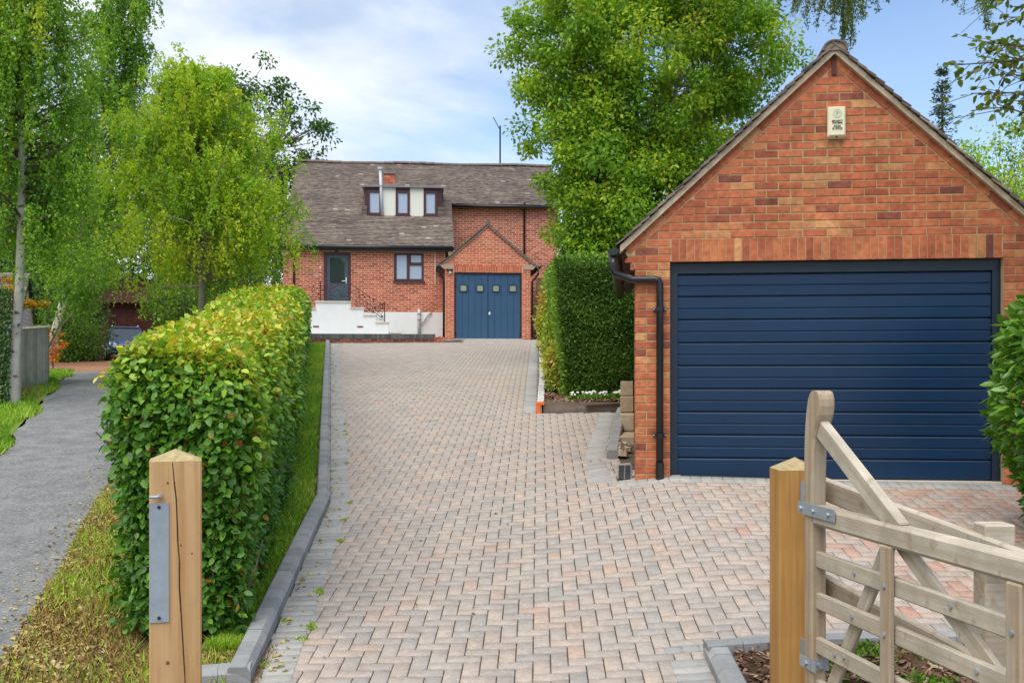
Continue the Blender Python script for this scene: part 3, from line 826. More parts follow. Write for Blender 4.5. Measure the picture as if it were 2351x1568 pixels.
# roof: one plane from the front eaves to the ridge, stepped back over the upper wall
E0, R0, dR_ = 3.12, 7.0, 5.2
tr = (R0 - E0) / (dR_ + .18); rt = math.atan(tr)
def rzz(y): return E0 + tr * (y + .18)
roof = MB()
def slab(x0, x1, ya, yb2, b=None, th_=.09, lift=0.0):
    V = [(x0, ya, rzz(ya) + lift), (x1, ya, rzz(ya) + lift), (x1, yb2, rzz(yb2) + lift), (x0, yb2, rzz(yb2) + lift)]; V += [(x, y, z - th_) for x, y, z in V]
    b.add(V, [(0, 1, 2, 3), (7, 6, 5, 4), (0, 4, 5, 1), (1, 5, 6, 2), (2, 6, 7, 3), (3, 7, 4, 0)], .3)
slab(-.06, 5.70, -.18, 2.5, roof); slab(-.06, 9.7, 2.5, dR_, roof)
V = [(-.06, dR_, R0), (9.7, dR_, R0), (9.7, 2 * dR_ + 1, R0 - tr * (dR_ + 1)), (-.06, 2 * dR_ + 1, R0 - tr * (dR_ + 1))]; roof.add(V, [(0, 1, 2, 3)], .3)
roof = roof.build('roof', m_tile, house)
b = MB(); b.prism([(0, 0)] * 0 + [(-.05, 3.0), (.05, 3.0), (.05, 3.05), (-.05, 3.05)], 0, .01)
for xg in (.0,):
    b2 = MB(); P = [(0.0, 3.0), (.0, rzz(0) - .1), (dR_, R0 - .1), (2 * dR_, 3.0)]
    V = [(.02, y, z) for y, z in P] + [(.2, y, z) for y, z in P]
    b2.add(V, [(0, 1, 2, 3), (7, 6, 5, 4), (0, 4, 5, 1), (1, 5, 6, 2), (2, 6, 7, 3), (3, 7, 4, 0)]); b2.build('gable_wall', m_brick_house, house)
tg, tw = .100, .168
TM = {}
rest = MB(); rows = int((dR_ + .18) / math.cos(rt) / tg)
for r_ in range(rows):
    s0 = r_ * tg; y = -.22 + s0 * math.cos(rt)
    xe = 5.70 if y < 2.45 else 9.7
    c = 0; rowt = rng.normal(0, .08)  # random row tone stands in for the shadow line under each course
    x = -.10 + (tw / 2 if r_ % 2 else 0) - (.0 if r_ % 2 == 0 else tw)
    while x < xe - .02:
        xa, xb = max(x, -.10), min(x + tw - .004, xe); x += tw
        if xb - xa < .04: continue
        ydm = y + .1
        if 1.55 < y < 2.95 and xa > 2.62 and xb < 5.33 and rzz(y) < 5.45: continue
        t = min(.88, max(0, rng.beta(2, 2) * .75 + .1 + rowt)) if rng.random() > .007 else 1.0
        lf = .036 + rng.uniform(-.004, .006)
        key = (round(xb - xa, 2), round(t * 9), round(lf, 3))
        if key not in TM:
            bb = MB(); wd = xb - xa; q = [(0, lf), (.19, .004), (0, lf - .014)]
            cs, sn = math.cos(rt), math.sin(rt); pt = lambda a, h: (a * cs - h * sn, a * sn + h * cs)
            V = []
            for xx in (0, wd):
                V += [(xx, *pt(0, lf - .013)), (xx, *pt(0, lf)), (xx, *pt(.19, .006)), (xx, *pt(.19, -.004))]
            bb.add(V, [(0, 1, 5, 4), (1, 2, 6, 5), (0, 3, 2, 1), (4, 5, 6, 7)], round(t * 9) / 9); TM[key] = bb.mesh('tile', m_tile)
        if HT_[0] > 0 and y < 1.2:
            link(TM[key], 'tile', roof, (xa, y, rzz(y) + .004)); HT_[0] -= 1
        else:
            me = TM[key]; rest.add([(v.co.x + xa, v.co.y + y, v.co.z + rzz(y) + .004) for v in me.vertices], [tuple(p.vertices) for p in me.polygons], round(t * 9) / 9)
o = rest.build('roof_tiles', m_tile, roof); o['kind'] = 'stuff'
for i in range(30):
    b = MB(); x0_ = -.06 + i * .326; sag = .02 * math.cos(i * .5) + rng.uniform(-.006, .006)
    for k in range(8):
        a, c_ = math.pi * k / 8, math.pi * (k + 1) / 8
        V = [(xx, .12 * math.cos(q) , .10 * math.sin(q) - .02) for xx in (0, .32) for q in (a, c_)]
        b.add(V, [(0, 1, 3, 2)], .3)
    link(b.mesh('ridge_tile', m_tile), 'ridge_tile', roof, (x0_, dR_, R0 + .02 + sag))
# gutters and pipes
def gutter_run(x0, x1, y, z, par):
    b = MB(); b.tube([(x0, y, z), (x1, y, z)], .058, 10); o = b.build('gutter', m_black, par, smooth=True); return o
gutter_run(-.10, 5.66, -.25, 3.095, house); gutter_run(5.72, 9.7, 2.42, rzz(2.42) - .03, house)
b = MB(); b.box(-.0, 5.66, -.19, -.165, 2.98, 3.12); b.box(-.0, 5.66, -.165, .01, 2.985, 3.005); b.build('fascia', m_black, house)
b = MB(); b.box(5.70, 9.7, 2.49, 2.52, 5.05, rzz(2.45)); b.build('fascia', m_black, house)
b = MB(); b.box(5.50, 5.72, -.185, .0, 2.86, 3.02); b.box(-.03, .17, -.16, .0, 2.83, 3.0); b.build('eaves_corbel', mk('corbel_stone', (.5, .36, .24), .9), house)
for pts in ([(.33, -.25, 3.06), (.33, -.24, 2.98), (.36, -.06, 2.85), (.36, -.055, .1)], [(8.36, 2.42, 5.12), (8.37, 2.64, 4.95), (8.37, 2.65, .1)],
            [(5.17, gy0 - .0, 2.36), (5.17, gy0 + .05, 2.18), (5.28, gy0 + .10, 2.0), (5.32, gy0 + .12, 1.9), (5.32, gy0 + .12, .05)],
            [(8.43, gy0 + .0, 2.33), (8.43, gy0 + .04, 2.14), (8.30, gy0 + .06, 1.98), (8.24, gy0 + .08, 1.9), (8.24, gy0 + .08, .05)]):
    b = MB(); b.tube(pts, .036, 8); b.build('downpipe', m_black, house, smooth=True)
for xg in (5.13, 8.47):
    b = MB(); b.tube([(xg, gy0 - .06, 2.37), (xg, 2.7, 2.37)], .055, 8); b.build('gutter', m_black, house, smooth=True)
# front door with frame, leaf, glass, handle
b = MB(); x0, x1, z0_, z1_ = door_h; z0_ = .95
fy = (.0, .10)
b.box(x0, x0 + .095, *fy, z0_, z1_); b.box(x1 - .095, x1, *fy, z0_, z1_); b.box(x0 + .095, x1 - .095, *fy, z1_ - .085, z1_)
fd_ = b.build('front_door', m_upvc, fw)
b = MB(); xa, xb = x0 + .098, x1 - .098
for bx in ((xa, xa + .11, z0_, z1_ - .09), (xb - .11, xb, z0_, z1_ - .09), (xa + .11, xb - .11, z1_ - .20, z1_ - .09), (xa + .11, xb - .11, z0_, 1.90)): b.box(bx[0], bx[1], .03, .075, bx[2], bx[3])
lf_ = b.build('door_leaf', m_doorgrey, fd_)
b = MB(); b.box(xa + .14, xb - .14, .022, .03, 1.12, 1.75); b.build('lower_panel', m_doorgrey, fd_)
b = MB(); b.box(xa + .11, xb - .11, .045, .06, 1.90, z1_ - .2); b.build('pane', m_glassd, fd_)
b = MB(); b.box(xb - .075, xb - .045, .005, .03, 1.90, 2.10); b.box(xb - .20, xb - .045, -.02, .006, 1.965, 1.99); b.build('handle', m_white, fd_)
lamp = MB()
for i in range(10):
    a, c_ = math.pi * i / 10, math.pi * (i + 1) / 10
    lamp.prism([(.13 * math.cos(a), .13 * math.sin(a) * .7), (.105 * math.cos(a), .105 * math.sin(a) * .7), (.105 * math.cos(c_), .105 * math.sin(c_) * .7), (.13 * math.cos(c_), .13 * math.sin(c_) * .7)], -.10, .0)
lamp = lamp.build('door_lamp', m_alu, fw, (1.775, .0, 2.965)); b = MB(); b.tube([(0, -.05, -.01), (0, -.05, .05)], .055, 10); b.build('lamp_body', m_black, lamp)
b = MB(); b.box(1.0, 1.17, -.01, .01, 2.11, 2.15); b.build('house_number_plate', m_alu, fw)
b = MB(); b.box(1.20, 1.24, -.02, .01, 2.39, 2.46); b.build('doorbell', m_white, fw)
# ground-floor window
def casement(par, x0, x1, z0_, z1_, y, bars, sill=True, fr=.075, mat=m_upvc):
    b = MB()
    b.box(x0, x0 + fr, y, y + .07, z0_, z1_); b.box(x1 - fr, x1, y, y + .07, z0_, z1_); b.box(x0 + fr, x1 - fr, y, y + .07, z1_ - fr, z1_); b.box(x0 + fr, x1 - fr, y, y + .07, z0_, z0_ + fr)
    for (a, c_, e, f) in bars: b.box(a, c_, y - .004, y + .066, e, f)
    wn = b.build('window', mat, par)
    b = MB(); b.box(x0 + .01, x1 - .01, y + .035, y + .045, z0_ + .01, z1_ - .01); b.build('pane', m_glass, wn)
    if sill: b = MB(); b.box(x0 - .03, x1 + .04, y - .05, y + .06, z0_ - .055, z0_ - .002); b.build('sill', mat, wn)
    return wn
wn = casement(fw, 3.67, 4.68, 1.99, 2.945, .0, [(4.106, 4.20, 2.065, 2.87), (4.20, 4.605, 2.525, 2.62)])
b = MB()
for (a, c_, e, f) in ((3.745, 3.765, 2.065, 2.87), (4.20, 4.245, 2.62, 2.87), (4.59, 4.605, 2.62, 2.87)): b.box(a, c_, .012, .04, e, f)
b.build('sash', m_upvc, wn)
b = MB(); b.box(5.05, 5.07, -.02, .0, 1.9, 3.0); b.build('cable_conduit', m_white, fw)
# dormer
dm = MB(); yd = 1.66
dm.box(2.62, 5.33, yd + .03, 3.1, 4.40, 5.44); dm = dm.build('dormer', m_upvc, house)
b = MB(); b.box(2.54, 5.40, yd - .10, 3.2, 5.44, 5.50); b.build('dormer_roof', m_lead, dm)
for xa, xb in ((3.24, 3.70), (4.205, 4.685)):
    b = MB(); b.box(xa, xb, yd + .005, yd + .03, 4.44, 5.44); b.build('infill_panel', m_cream, dm)
for xa, xb in ((2.715, 3.215), (3.705, 4.20), (4.69, 5.17)):
    casement(dm, xa, xb, 4.46, 5.335, yd - .03, [], True, .085)
b = MB(); b.box(2.66, 5.20, yd - .10, yd + .02, 4.33, 4.405); b.build('lead_apron', m_lead, dm)
for xa, xb in ((2.52, 2.70), (5.18, 5.42)):
    b = MB()
    for k in range(8): b.box(xa, xb, yd - .06 - .04 * 0, yd + .03, 4.40 + k * .048, 4.436 + k * .048, rng.random())
    b.build('tile_cheek', m_tile, dm)
b = MB(); b.tube([(3.235, yd - .05, 4.44), (3.20, yd - .05, 5.2), (3.165, yd - .05, 6.08)], .052, 12)
fl = b.build('flue_pipe', m_alu, dm, smooth=True); b = MB(); b.tube([(3.165, yd - .05, 6.07), (3.165, yd - .05, 6.14)], .085, 12); b.build('flue_cap', m_alu, fl)
# chimney stump behind the dormer
ch = MB(); ch.box(3.27, 3.66, 2.52, 3.2, 5.4, 6.10); ch = ch.build('chimney', m_mortar_h, house)
lay([p for p in courses(3.265, 3.665, 5.73, 6.10, seed=9)], m_brick_house, ch, 'brick', 2.515, .008, 12, 'brickwork', ht, 9)
b = MB(); b.box(3.25, 3.68, 2.47, 3.22, 6.10, 6.155); b.box(3.255, 3.675, 2.49, 3.21, 5.48, 5.73); b.build('chimney_lead', m_lead, ch)
# television aerial on the ridge
ae = empty('tv_aerial', HO + Vector((math.cos(ha) * 7.69 - math.sin(ha) * 5.2, math.sin(ha) * 7.69 + math.cos(ha) * 5.2, 6.95)), ha, 'thin television aerial mast rising from the house ridge', 'aerial')
b = MB(); b.tube([(0, 0, 0), (0, 0, 1.62)], .032, 8); b.build('mast', m_black, ae)
b = MB(); b.tube([(.02, 0, 1.42), (-.27, 0, 1.95)], .014, 6)
for k in range(7): q = .25 + k * .12; b.tube([(.02 - .29 * q, -.12, 1.42 + .53 * q), (.02 - .29 * q, .12, 1.42 + .53 * q)], .006, 5)
b.build('boom', m_black, ae)
# security camera light on the annexe corner
sl = empty('security_light', HO + Vector((math.cos(ha) * 5.52 - math.sin(ha) * gy0, math.sin(ha) * 5.52 + math.cos(ha) * gy0, 2.22)), ha, 'small black security light with twin heads below the annexe kneeler', 'security light')
b = MB(); b.box(-.03, .03, -.06, .0, -.05, .03); b.build('mount', m_black, sl)
for sx_, mt in ((-.09, m_black), (.07, m_black)): b = MB(); b.tube([(sx_ * .3, -.05, .0), (sx_, -.09, .02)], [.02, .045], 8); b.build('lamp_head', mt, sl)
b = MB(); b.tube([(0, -.06, -.04), (.0, -.11, -.07)], [.03, .045], 10); b.build('lens', m_white, sl)

# rendered stair wall, steps, coping (local y -1.3)
st = empty('stair_wall', HO, ha, 'white rendered stepped stair wall with pale coping stones below the front door', 'stair wall')
sy0, sy1 = -1.42, -1.18
b = MB(); b.prism([(.0, -.2), (3.53, -.2), (3.53, .485), (3.13, .485), (3.13, .72), (2.735, .72), (2.735, .945), (2.32, .945), (2.32, 1.14), (1.20, 1.14), (1.20, .91), (0, .91)], sy0, sy1); b.build('wall', m_render, st)
for xa, xb, zz_ in ((0, 1.215, .91), (1.19, 2.335, 1.14), (2.30, 2.75, .945), (2.715, 3.155, .72), (3.11, 3.555, .485)):
    b = MB(); b.box(xa, xb, sy0 - .03, sy1 + .03, zz_, zz_ + .055, ch=.006); b.build('coping_stone', m_stone, st)
for xa in (1.12, 2.525):
    b = MB(); b.box(xa, xa + .19, sy0 - .006, sy0 + .02, .345, .40); b.build('air_brick', m_brick_dark, st, None)
for i in range(5):
    b = MB(); b.box(2.33 + i * .3 - .02, 2.63 + i * .3, sy1, -.008, -.2, .95 - i * .19 - .12); b.build('step', m_concrete, st)
b = MB(); b.box(0, 2.33, sy1, -.008, -.2, .96); b.build('landing', m_concrete, st)
# wrought-iron railing with roses
rl = empty('railing', HO, ha, 'black wrought iron railing of scrolls and dark red roses beside the front door', 'railing')
ry = -1.30
for xp, za, zb2 in ((1.345, 1.195, 1.83), (3.40, .54, 1.20)):
    b = MB(); b.box(xp - .016, xp + .016, ry - .016, ry + .016, za, zb2); b.build('post', m_iron, rl)
b = MB(); q = lambda pts, r=.007: b.tube([(x, ry, z) for x, z in pts], r, 5)
q([(1.345, 1.78), (2.25, 1.76), (2.42, 1.70), (2.52, 1.60), (2.60, 1.56)], .010); q([(1.345, 1.27), (2.30, 1.24)], .009); q([(1.345, 1.79), (1.15, 1.72), (.95, 1.62), (.72, 1.52), (.5, 1.44)], .010)
q([(2.50, 1.60), (2.72, 1.50), (2.86, 1.36), (3.0, 1.30), (3.14, 1.28), (3.18, 1.17), (3.3, 1.14), (3.40, 1.15)], .010)
q([(2.34, 1.0), (2.74, 1.0), (2.76, .86), (3.14, .82), (3.16, .62), (3.40, .58)], .009); q([(3.4, 1.15), (3.5, 1.1), (3.53, 1.0), (3.5, .93)], .008)
top = b.build('rails', m_iron, rl)
b = MB()
def scroll(cx, cz, r0, turns, ph, sg=1, sq=.8):
    b.tube([(cx + math.cos(ph + sg * a) * r0 * (1 - a / (turns * 7.2)), ry, cz + sq * math.sin(ph + sg * a) * r0 * (1 - a / (turns * 7.2))) for a in np.linspace(0, turns * 6.283, int(14 * turns))], .0075, 5)
rr = random.Random(3)
for cx, cz, r0 in ((1.55, 1.42, .16), (1.85, 1.50, .20), (2.15, 1.42, .17), (1.70, 1.34, .10), (2.02, 1.34, .10), (1.45, 1.62, .1), (2.25, 1.60, .1), (1.15, 1.40, .14), (.92, 1.28, .16), (1.2, 1.12, .12), (.95, 1.08, .12), (1.08, 1.56, .09), (.7, 1.2, .15),
                   (2.48, 1.38, .14), (2.62, 1.20, .15), (2.85, 1.18, .13), (2.95, 1.02, .13), (3.15, 1.0, .13), (3.27, .82, .13), (3.25, 1.02, .09), (2.50, 1.12, .09), (3.05, 1.22, .06), (3.3, .68, .09)):
    scroll(cx, cz, r0, 1.3, rr.uniform(0, 6), rr.choice((-1, 1)))
for pts in ([(1.35, 1.30), (1.6, 1.42), (1.9, 1.32), (2.3, 1.40)], [(1.35, 1.42), (1.7, 1.28), (2.0, 1.38), (2.3, 1.3)], [(.5, 1.0), (.9, 1.15), (1.34, 1.3)], [(2.32, 1.5), (2.6, 1.35), (2.9, 1.1), (3.38, .7)], [(2.34, 1.3), (2.7, 1.1), (3.0, .92), (3.38, .62)]):
    b.tube([(x, ry - .01, z) for x, z in pts], .0075, 5)
b.build('scrolls', m_iron, rl)
m_rose = mk('dark_red_paint', (.16, .008, .018), .5, .4)
rb = MB()
for k in range(5):
    a = k * 1.2566; rb.tube([(0, 0, 0), (math.cos(a) * .022, -.012, math.sin(a) * .022)], [.012, .018], 6)
rb.tube([(0, -.004, 0), (0, -.03, 0)], [.016, .012], 6); rm = rb.mesh('rose', m_rose)
for x, z in ((1.12, 1.66), (1.24, 1.61), (1.29, 1.42), (.93, 1.22), (1.46, 1.68), (1.56, 1.72), (1.68, 1.70), (1.82, 1.67), (1.74, 1.64), (1.64, 1.60), (1.9, 1.72), (2.01, 1.74), (2.11, 1.67), (2.03, 1.44), (2.29, 1.62), (2.3, 1.52), (1.45, 1.55), (2.57, 1.50), (2.70, 1.41), (2.76, 1.34), (2.59, 1.32), (2.91, 1.34), (3.04, 1.27), (3.03, 1.19), (3.34, 1.0), (3.33, 1.08), (2.9, .94), (3.03, .86), (3.31, .72), (3.1, 1.0)):
    link(rm, 'rose', rl, (x, ry - .015, z))
# low front wall of the terrace (local y about -2.9): blue coping on red brick
lw = empty('low_wall', HO, ha + rad(.0), 'low red brick retaining wall with a blue brick-on-edge coping in front of the stair wall', 'low wall')
b = MB(); b.box(.2, 5.25, -2.90, -2.70, -.5, -.085); b.box(4.98, 5.26, -2.91, -2.70, -.5, .0); lww = b.build('wall', m_mortar_h, lw)
pp = courses(.2, 4.98, -.46, -.085, seed=41)[::-1]
lay(pp, m_brick_dark, lww, 'brick', -2.90, .008, 110, 'brickwork', ht, 8)
lay(courses(4.97, 5.27, -.46, .0, seed=42), m_brick_house, lww, 'brick', -2.91, .008, 30, 'brickwork', ht, 8)
for i in range(64):
    t = round(rng.random() * 6) / 6
    o = link(rect_piece(.068, .155, .05, t, m_brick_blue, 'coping_brick'), 'coping_brick', lww, (.22 + i * .0755, -2.865, .004))
b = MB(); b.box(.2, 5.0, -2.86, -2.66, -.078, .078); b.build('coping_bed', m_mortar_h, lww)
b = MB(); b.box(-3, 5.3, -2.68, .02, -.6, -.06); o = b.build('terrace', m_concrete, None, HO, (0, 0, ha)); o['kind'] = 'structure'
# grey soil pipe and black spur at the plinth
sp = empty('soil_pipe', HO, ha, 'grey plastic soil pipe standing against the white plinth beside the annexe', 'pipe')
b = MB(); b.tube([(4.52, -.09, -.06), (4.52, -.09, .93), (4.52, -.05, 1.03)], .055, 10); b.build('pipe', m_alu, sp, smooth=True)
b = MB(); b.tube([(4.55, -.09, .60), (4.66, -.09, .63), (4.80, -.08, .86), (4.95, -.03, .94)], .028, 8); b.build('spur', m_alu, sp, smooth=True)
b = MB(); b.tube([(4.52, -.09, .66), (4.52, -.09, .70)], .062, 10); b.tube([(4.52, -.09, .85), (4.52, -.09, .89)], .062, 10); b.build('collar', m_lead, sp)
# trough by the stair foot
b = MB(); b.prism([(3.60, -.06), (3.98, -.06), (4.0, .12), (3.93, .2), (3.58, .2)], -.9, -.5, .3); o = b.build('stone_trough', m_block, None, HO, (0, 0, ha)); tag(o, 'small brown stone trough at the foot of the white stair wall', 'trough')
# slatted trellis gate right of the annexe
tg_ = empty('slatted_gate', HO, ha, 'brown slatted timber side gate between the annexe and the garden hedge', 'gate')
m_trel = mk('brown_timber', (.20, .12, .065), .85, .2, (8, .2))
b = MB(); b.box(8.75, 8.82, 2.1, 2.17, -.1, 2.33); b.build('post', m_trel, tg_)
for i in range(19): b = MB(); b.box(8.82, 9.9, 2.12, 2.145, .05 + i * .12, .15 + i * .12); b.build('slat', m_trel, tg_)
b = MB(); b.box(8.82, 9.9, 2.10, 2.16, 2.31, 2.36); b.build('top_rail', m_trel, tg_)
# ------------------------------------------------------------------ gate posts, gate, fence
def cap_post(name, cx_, cy_, w_, z0_, zs, za, mat, ang=0.0):
    o = empty(name, (cx_, cy_, 0), ang)
    b = MB(); h = w_ / 2; c = .006
    ring = [(-h + c, -h), (h - c, -h), (h, -h + c), (h, h - c), (h - c, h), (-h + c, h), (-h, h - c), (-h, -h + c)]
    V = [(x, y, z0_) for x, y in ring] + [(x, y, zs) for x, y in ring] + [(0, 0, za)]
    b.add(V, [(i, (i + 1) % 8, 8 + (i + 1) % 8, 8 + i) for i in range(8)])
    b.build('shaft', mat, o)
    b = MB(); V = [(x * 1.002, y * 1.002, zs) for x, y in ring] + [(0, 0, za)]
    b.add(V, [(i, (i + 1) % 8, 8) for i in range(8)]); b.build('cap', mk('mossy_post_cap', (.40, .31, .16), .85, .2, (30, .3), speck=(22, .6, (.22, .22, .08))), o)
    return o
lp = cap_post('gate_post', -1.372, 4.265, .2, -.5, 1.300, 1.345, m_wood_new, rad(17.8))
tag(lp, 'square softwood gate post with a grey metal plate, in front of the clipped hedge', 'gate post')
yf = -.1
b = MB(); b.box(-.099, -.026, yf - .006, yf, .664, 1.137); pl_ = b.build('receiver_plate', m_galv, lp)
for zz_ in (.682, 1.12): b = MB(); b.tube([(-.063, yf - .006, zz_), (-.063, yf - .010, zz_)], .007, 8); b.build('screw', m_iron, pl_)
b = MB(); b.tube([(-.099, yf - .02, 1.163), (-.070, yf - .02, 1.163), (-.060, yf - .02, 1.166)], [.006, .007, .011], 8); b.tube([(-.060, yf, 1.166), (-.060, yf - .026, 1.166)], .008, 8); b.build('latch_pin', m_galv, lp)
b = MB(); pts = [(-.012, 1.295), (-.006, 1.22), (.002, 1.15), (.006, 1.05), (.008, .98), (.014, .90), (.014, .80), (.020, .70), (.027, .58), (.034, .45), (.04, .3), (.042, .1)]
for (xa, za), (xb, zb2) in zip(pts[:-1], pts[1:]):
    ww = .0016 + .0014 * rng.random()
    b.prism([(xa - ww, za), (xb - ww, zb2), (xb + ww, zb2), (xa + ww, za)], yf - .0008, yf + .01)
b.build('drying_crack', mk('crack_dark', (.05, .025, .012), .95), lp)
kn = mk('wood_knot', (.20, .09, .035), .8, .2, (90, .3))
for x, z, r_ in ((-.030, 1.215, .005), (-.03, .50, .008), (.020, .965, .004), (.062, .93, .004)):
    b = MB(); b.tube([(x, yf - .0006, z), (x, yf + .005, z)], r_, 10); b.build('knot', kn, lp)
rp = cap_post('gate_post', 1.38, 5.10, .2, -.3, 1.193, 1.25, m_wood_org)
tag(rp, 'square orange-brown gate post carrying the hinges of the five bar gate', 'gate post')
for zz_ in (1.085, .335):
    b = MB(); b.box(.0, .075, -.106, -.100, zz_ - .055, zz_ + .055); hp = b.build('hinge_plate', m_galv, rp)
    for dz_ in (-.03, .03): b = MB(); b.tube([(.04, -.106, zz_ + dz_), (.04, -.114, zz_ + dz_)], .011, 8); b.build('bolt', m_galv, hp)
    b = MB(); b.tube([(.062, -.16, zz_ - .04), (.062, -.16, zz_ + .04)], .014, 8); b.tube([(.062, -.10, zz_), (.062, -.16, zz_)], .012, 8); b.build('pin', m_galv, hp)

# five-bar gate, swung open towards the road: local x runs along the gate, local -y faces the drive
phi = rad(79.5)
gate = empty('field_gate', (1.375, 4.80, 0), -phi, 'weathered wooden five bar field gate with a curved heel, standing open', 'gate')
hw = .0375
# heel stile with a curved head (outline in the plane of the gate, then lofted)
zs_ = [-.0, .3, .6, .9, 1.0, 1.1, 1.2, 1.3, 1.36, 1.42, 1.47, 1.51, 1.54, 1.56, 1.573, 1.578]
xa_ = [0, 0, 0, 0, 0, .0, -.004, -.004, .0, .006, .014, .024, .034, .046, .06, .08]
xb_ = [.075, .075, .075, .075, .075, .075, .077, .082, .09, .12, .15, .158, .156, .148, .135, .11]
b = MB(); V = []
for z, p, q in zip(zs_, xa_, xb_):
    c = .010
    V += [(p + c, -hw, z), (q - c, -hw, z), (q, -hw + c, z), (q, hw - c, z), (q - c, hw, z), (p + c, hw, z), (p, hw - c, z), (p, -hw + c, z)]
m_ = len(zs_)
b.add(V, [(i * 8 + k, i * 8 + (k + 1) % 8, (i + 1) * 8 + (k + 1) % 8, (i + 1) * 8 + k) for i in range(m_ - 1) for k in range(8)] + [tuple((m_ - 1) * 8 + k for k in range(8)), tuple(range(7, -1, -1))])
b.build('heel_stile', m_wood_greyv, gate)
LG = 2.72
def rail(name, s0, s1, z1, h, t, ch=.008, y=0.0):
    b = MB(); b.box(s0, s1, y - t / 2, y + t / 2, z1 - h, z1, ch=ch); return b.build(name, m_wood_grey, gate)
rail('top_rail', .076, LG, 1.062, .092, .072, .014)
for i, zt_ in enumerate((.852, .665, .465, .275)):
    rail('rail', .060, LG, zt_, .074, .030, .006)
b = MB(); b.box(LG, LG + .075, -hw, hw, .0, 1.25, ch=.008); b.build('head_stile', m_wood_greyv, gate)
def brace(name, p, q, w_, t, y, mat=m_wood_grey):
    p, q = Vector((p[0], 0, p[1])), Vector((q[0], 0, q[1])); d = (q - p).normalized(); n_ = Vector((-d.z, 0, d.x)) * (w_ / 2)
    b = MB(); le = (q - p).length
    b.box(0, le, -t / 2, t / 2, -w_ / 2, w_ / 2, ch=.006)
    mt = Matrix(((d.x, 0, -d.z, p.x), (0, 1, 0, y), (d.z, 0, d.x, p.z), (0, 0, 0, 1)))
    return link(b.mesh(name, mat), name, gate, mw=mt)
brace('brace', (.075, 1.425), (.76, 1.035), .085, .045, 0)
brace('brace', (.70, .985), (1.95, .235), .078, .024, .030)
brace('brace', (.625, .985), (.10, .20), .075, .024, .032)
for s_ in (.70, 1.47, 2.2):
    b = MB(); b.box(s_ - .038, s_ + .038, -.042, -.017, .03, .975, ch=.006); b.build('upright', m_wood_greyv, gate)
for s_, zz_ in [(.70, z) for z in (.815, .625, .425)] + [(1.47, z) for z in (.815, .625, .425)] + [(.42, .815), (.40, .63), (.25, .43), (1.1, .82), (1.25, .63), (.33, .44)]:
    yb_ = -.042 if s_ in (.70, 1.47) else -.015
    b = MB(); b.tube([(s_, yb_, zz_), (s_, yb_ - .008, zz_)], .010, 8); b.build('bolt', m_galv, gate)
b = MB(); b.box(-.045, .30, -.046, -.0405, 1.012, 1.066); stp = b.build('strap_hinge', m_galv, gate)
for s_ in (-.01, .11, .25): b = MB(); b.tube([(s_, -.046, 1.04), (s_, -.056, 1.038)], .011, 6); b.build('bolt', m_galv, stp)
b = MB(); b.box(-.03, .12, -.044, -.0385, .315, .365); b.box(.0755, .081, -.044, .044, .315, .365); bd = b.build('heel_band', m_galv, gate)
b = MB(); b.tube([(.035, -.044, .34), (.035, -.055, .34)], .014, 6); b.tube([(.081, 0, .34), (.094, 0, .34)], .014, 6); b.build('bolt', m_galv, bd)

# post-and-rail fence behind the gate, running along the bed
fen = empty('post_and_rail_fence', (0, 0, 0), 0, 'weathered post and rail fence behind the open field gate', 'fence')
P0, P1, P2 = Vector((1.53, 5.20, 1.150)), Vector((1.845, 4.08, 1.016)), Vector((2.30, 2.46, .82))
def frail(p, q, h, t, dz_):
    d = (q - p).normalized(); sdir = Vector((d.y, -d.x, 0)).normalized(); up = sdir.cross(d); up = up if up.z > 0 else -up
    b = MB(); b.box(0, (q - p).length, -t / 2, t / 2, -h, 0, ch=.008)
    mt = Matrix(((d.x, sdir.x, up.x, p.x), (d.y, sdir.y, up.y, p.y), (d.z, sdir.z, up.z, p.z + dz_), (0, 0, 0, 1)))
    return link(b.mesh('rail', m_wood_grey), 'rail', fen, mw=mt)
for dz_ in (0, -.475): frail(P0, P1, .11, .04, dz_); frail(P1, P2, .11, .04, dz_)
for (x, y, zt_) in ((1.905, 4.13, 1.06), (2.37, 2.42, .86)):
    b = MB(); b.box(x - .06, x + .06, y - .055, y + .055, -.4, zt_, ch=.006); b.build('post', m_wood_grey, fen)

# ------------------------------------------------------------------ beds, edging, blocks
def patch(name, mat, outline, off, mound=0.0, kind='structure', step=.12):
    xs = [p[0] for p in outline]; ys = [p[1] for p in outline]
    b = MB(); nx = max(2, int((max(xs) - min(xs)) / step)); ny = max(2, int((max(ys) - min(ys)) / step)); idx = {}
    def ins(x, y):
        c = False
        for i in range(len(outline)):
            (xa, ya), (xb, yb_) = outline[i], outline[i - 1]
            if (ya > y) != (yb_ > y) and x < (xb - xa) * (y - ya) / (yb_ - ya) + xa: c = not c
        return c
    V, F = [], []
    for j in range(ny + 1):
        for i in range(nx + 1):
            x = min(xs) + (max(xs) - min(xs)) * i / nx; y = min(ys) + (max(ys) - min(ys)) * j / ny
            V.append((x, y, G(x, y) + off + rng.normal(0, mound)))
    for j in range(ny):
        for i in range(nx):
            x = min(xs) + (max(xs) - min(xs)) * (i + .5) / nx; y = min(ys) + (max(ys) - min(ys)) * (j + .5) / ny
            if ins(x, y): F.append((j * (nx + 1) + i, j * (nx + 1) + i + 1, (j + 1) * (nx + 1) + i + 1, (j + 1) * (nx + 1) + i))
    o = link(fast_mesh(name, V, F, None, mat, True), name); o['kind'] = kind; return o
patch('bark_bed', m_mulch, [(1.19, 2.5), (6, 2.5), (6, 5.92), (1.19, 5.92)], .035, .008)
patch('garden_bed', m_mulch, [(.46, 15.5), (1.75, 15.3), (7, 15.3), (7, 34), (1.35, 34)], .12, .012, step=.2)
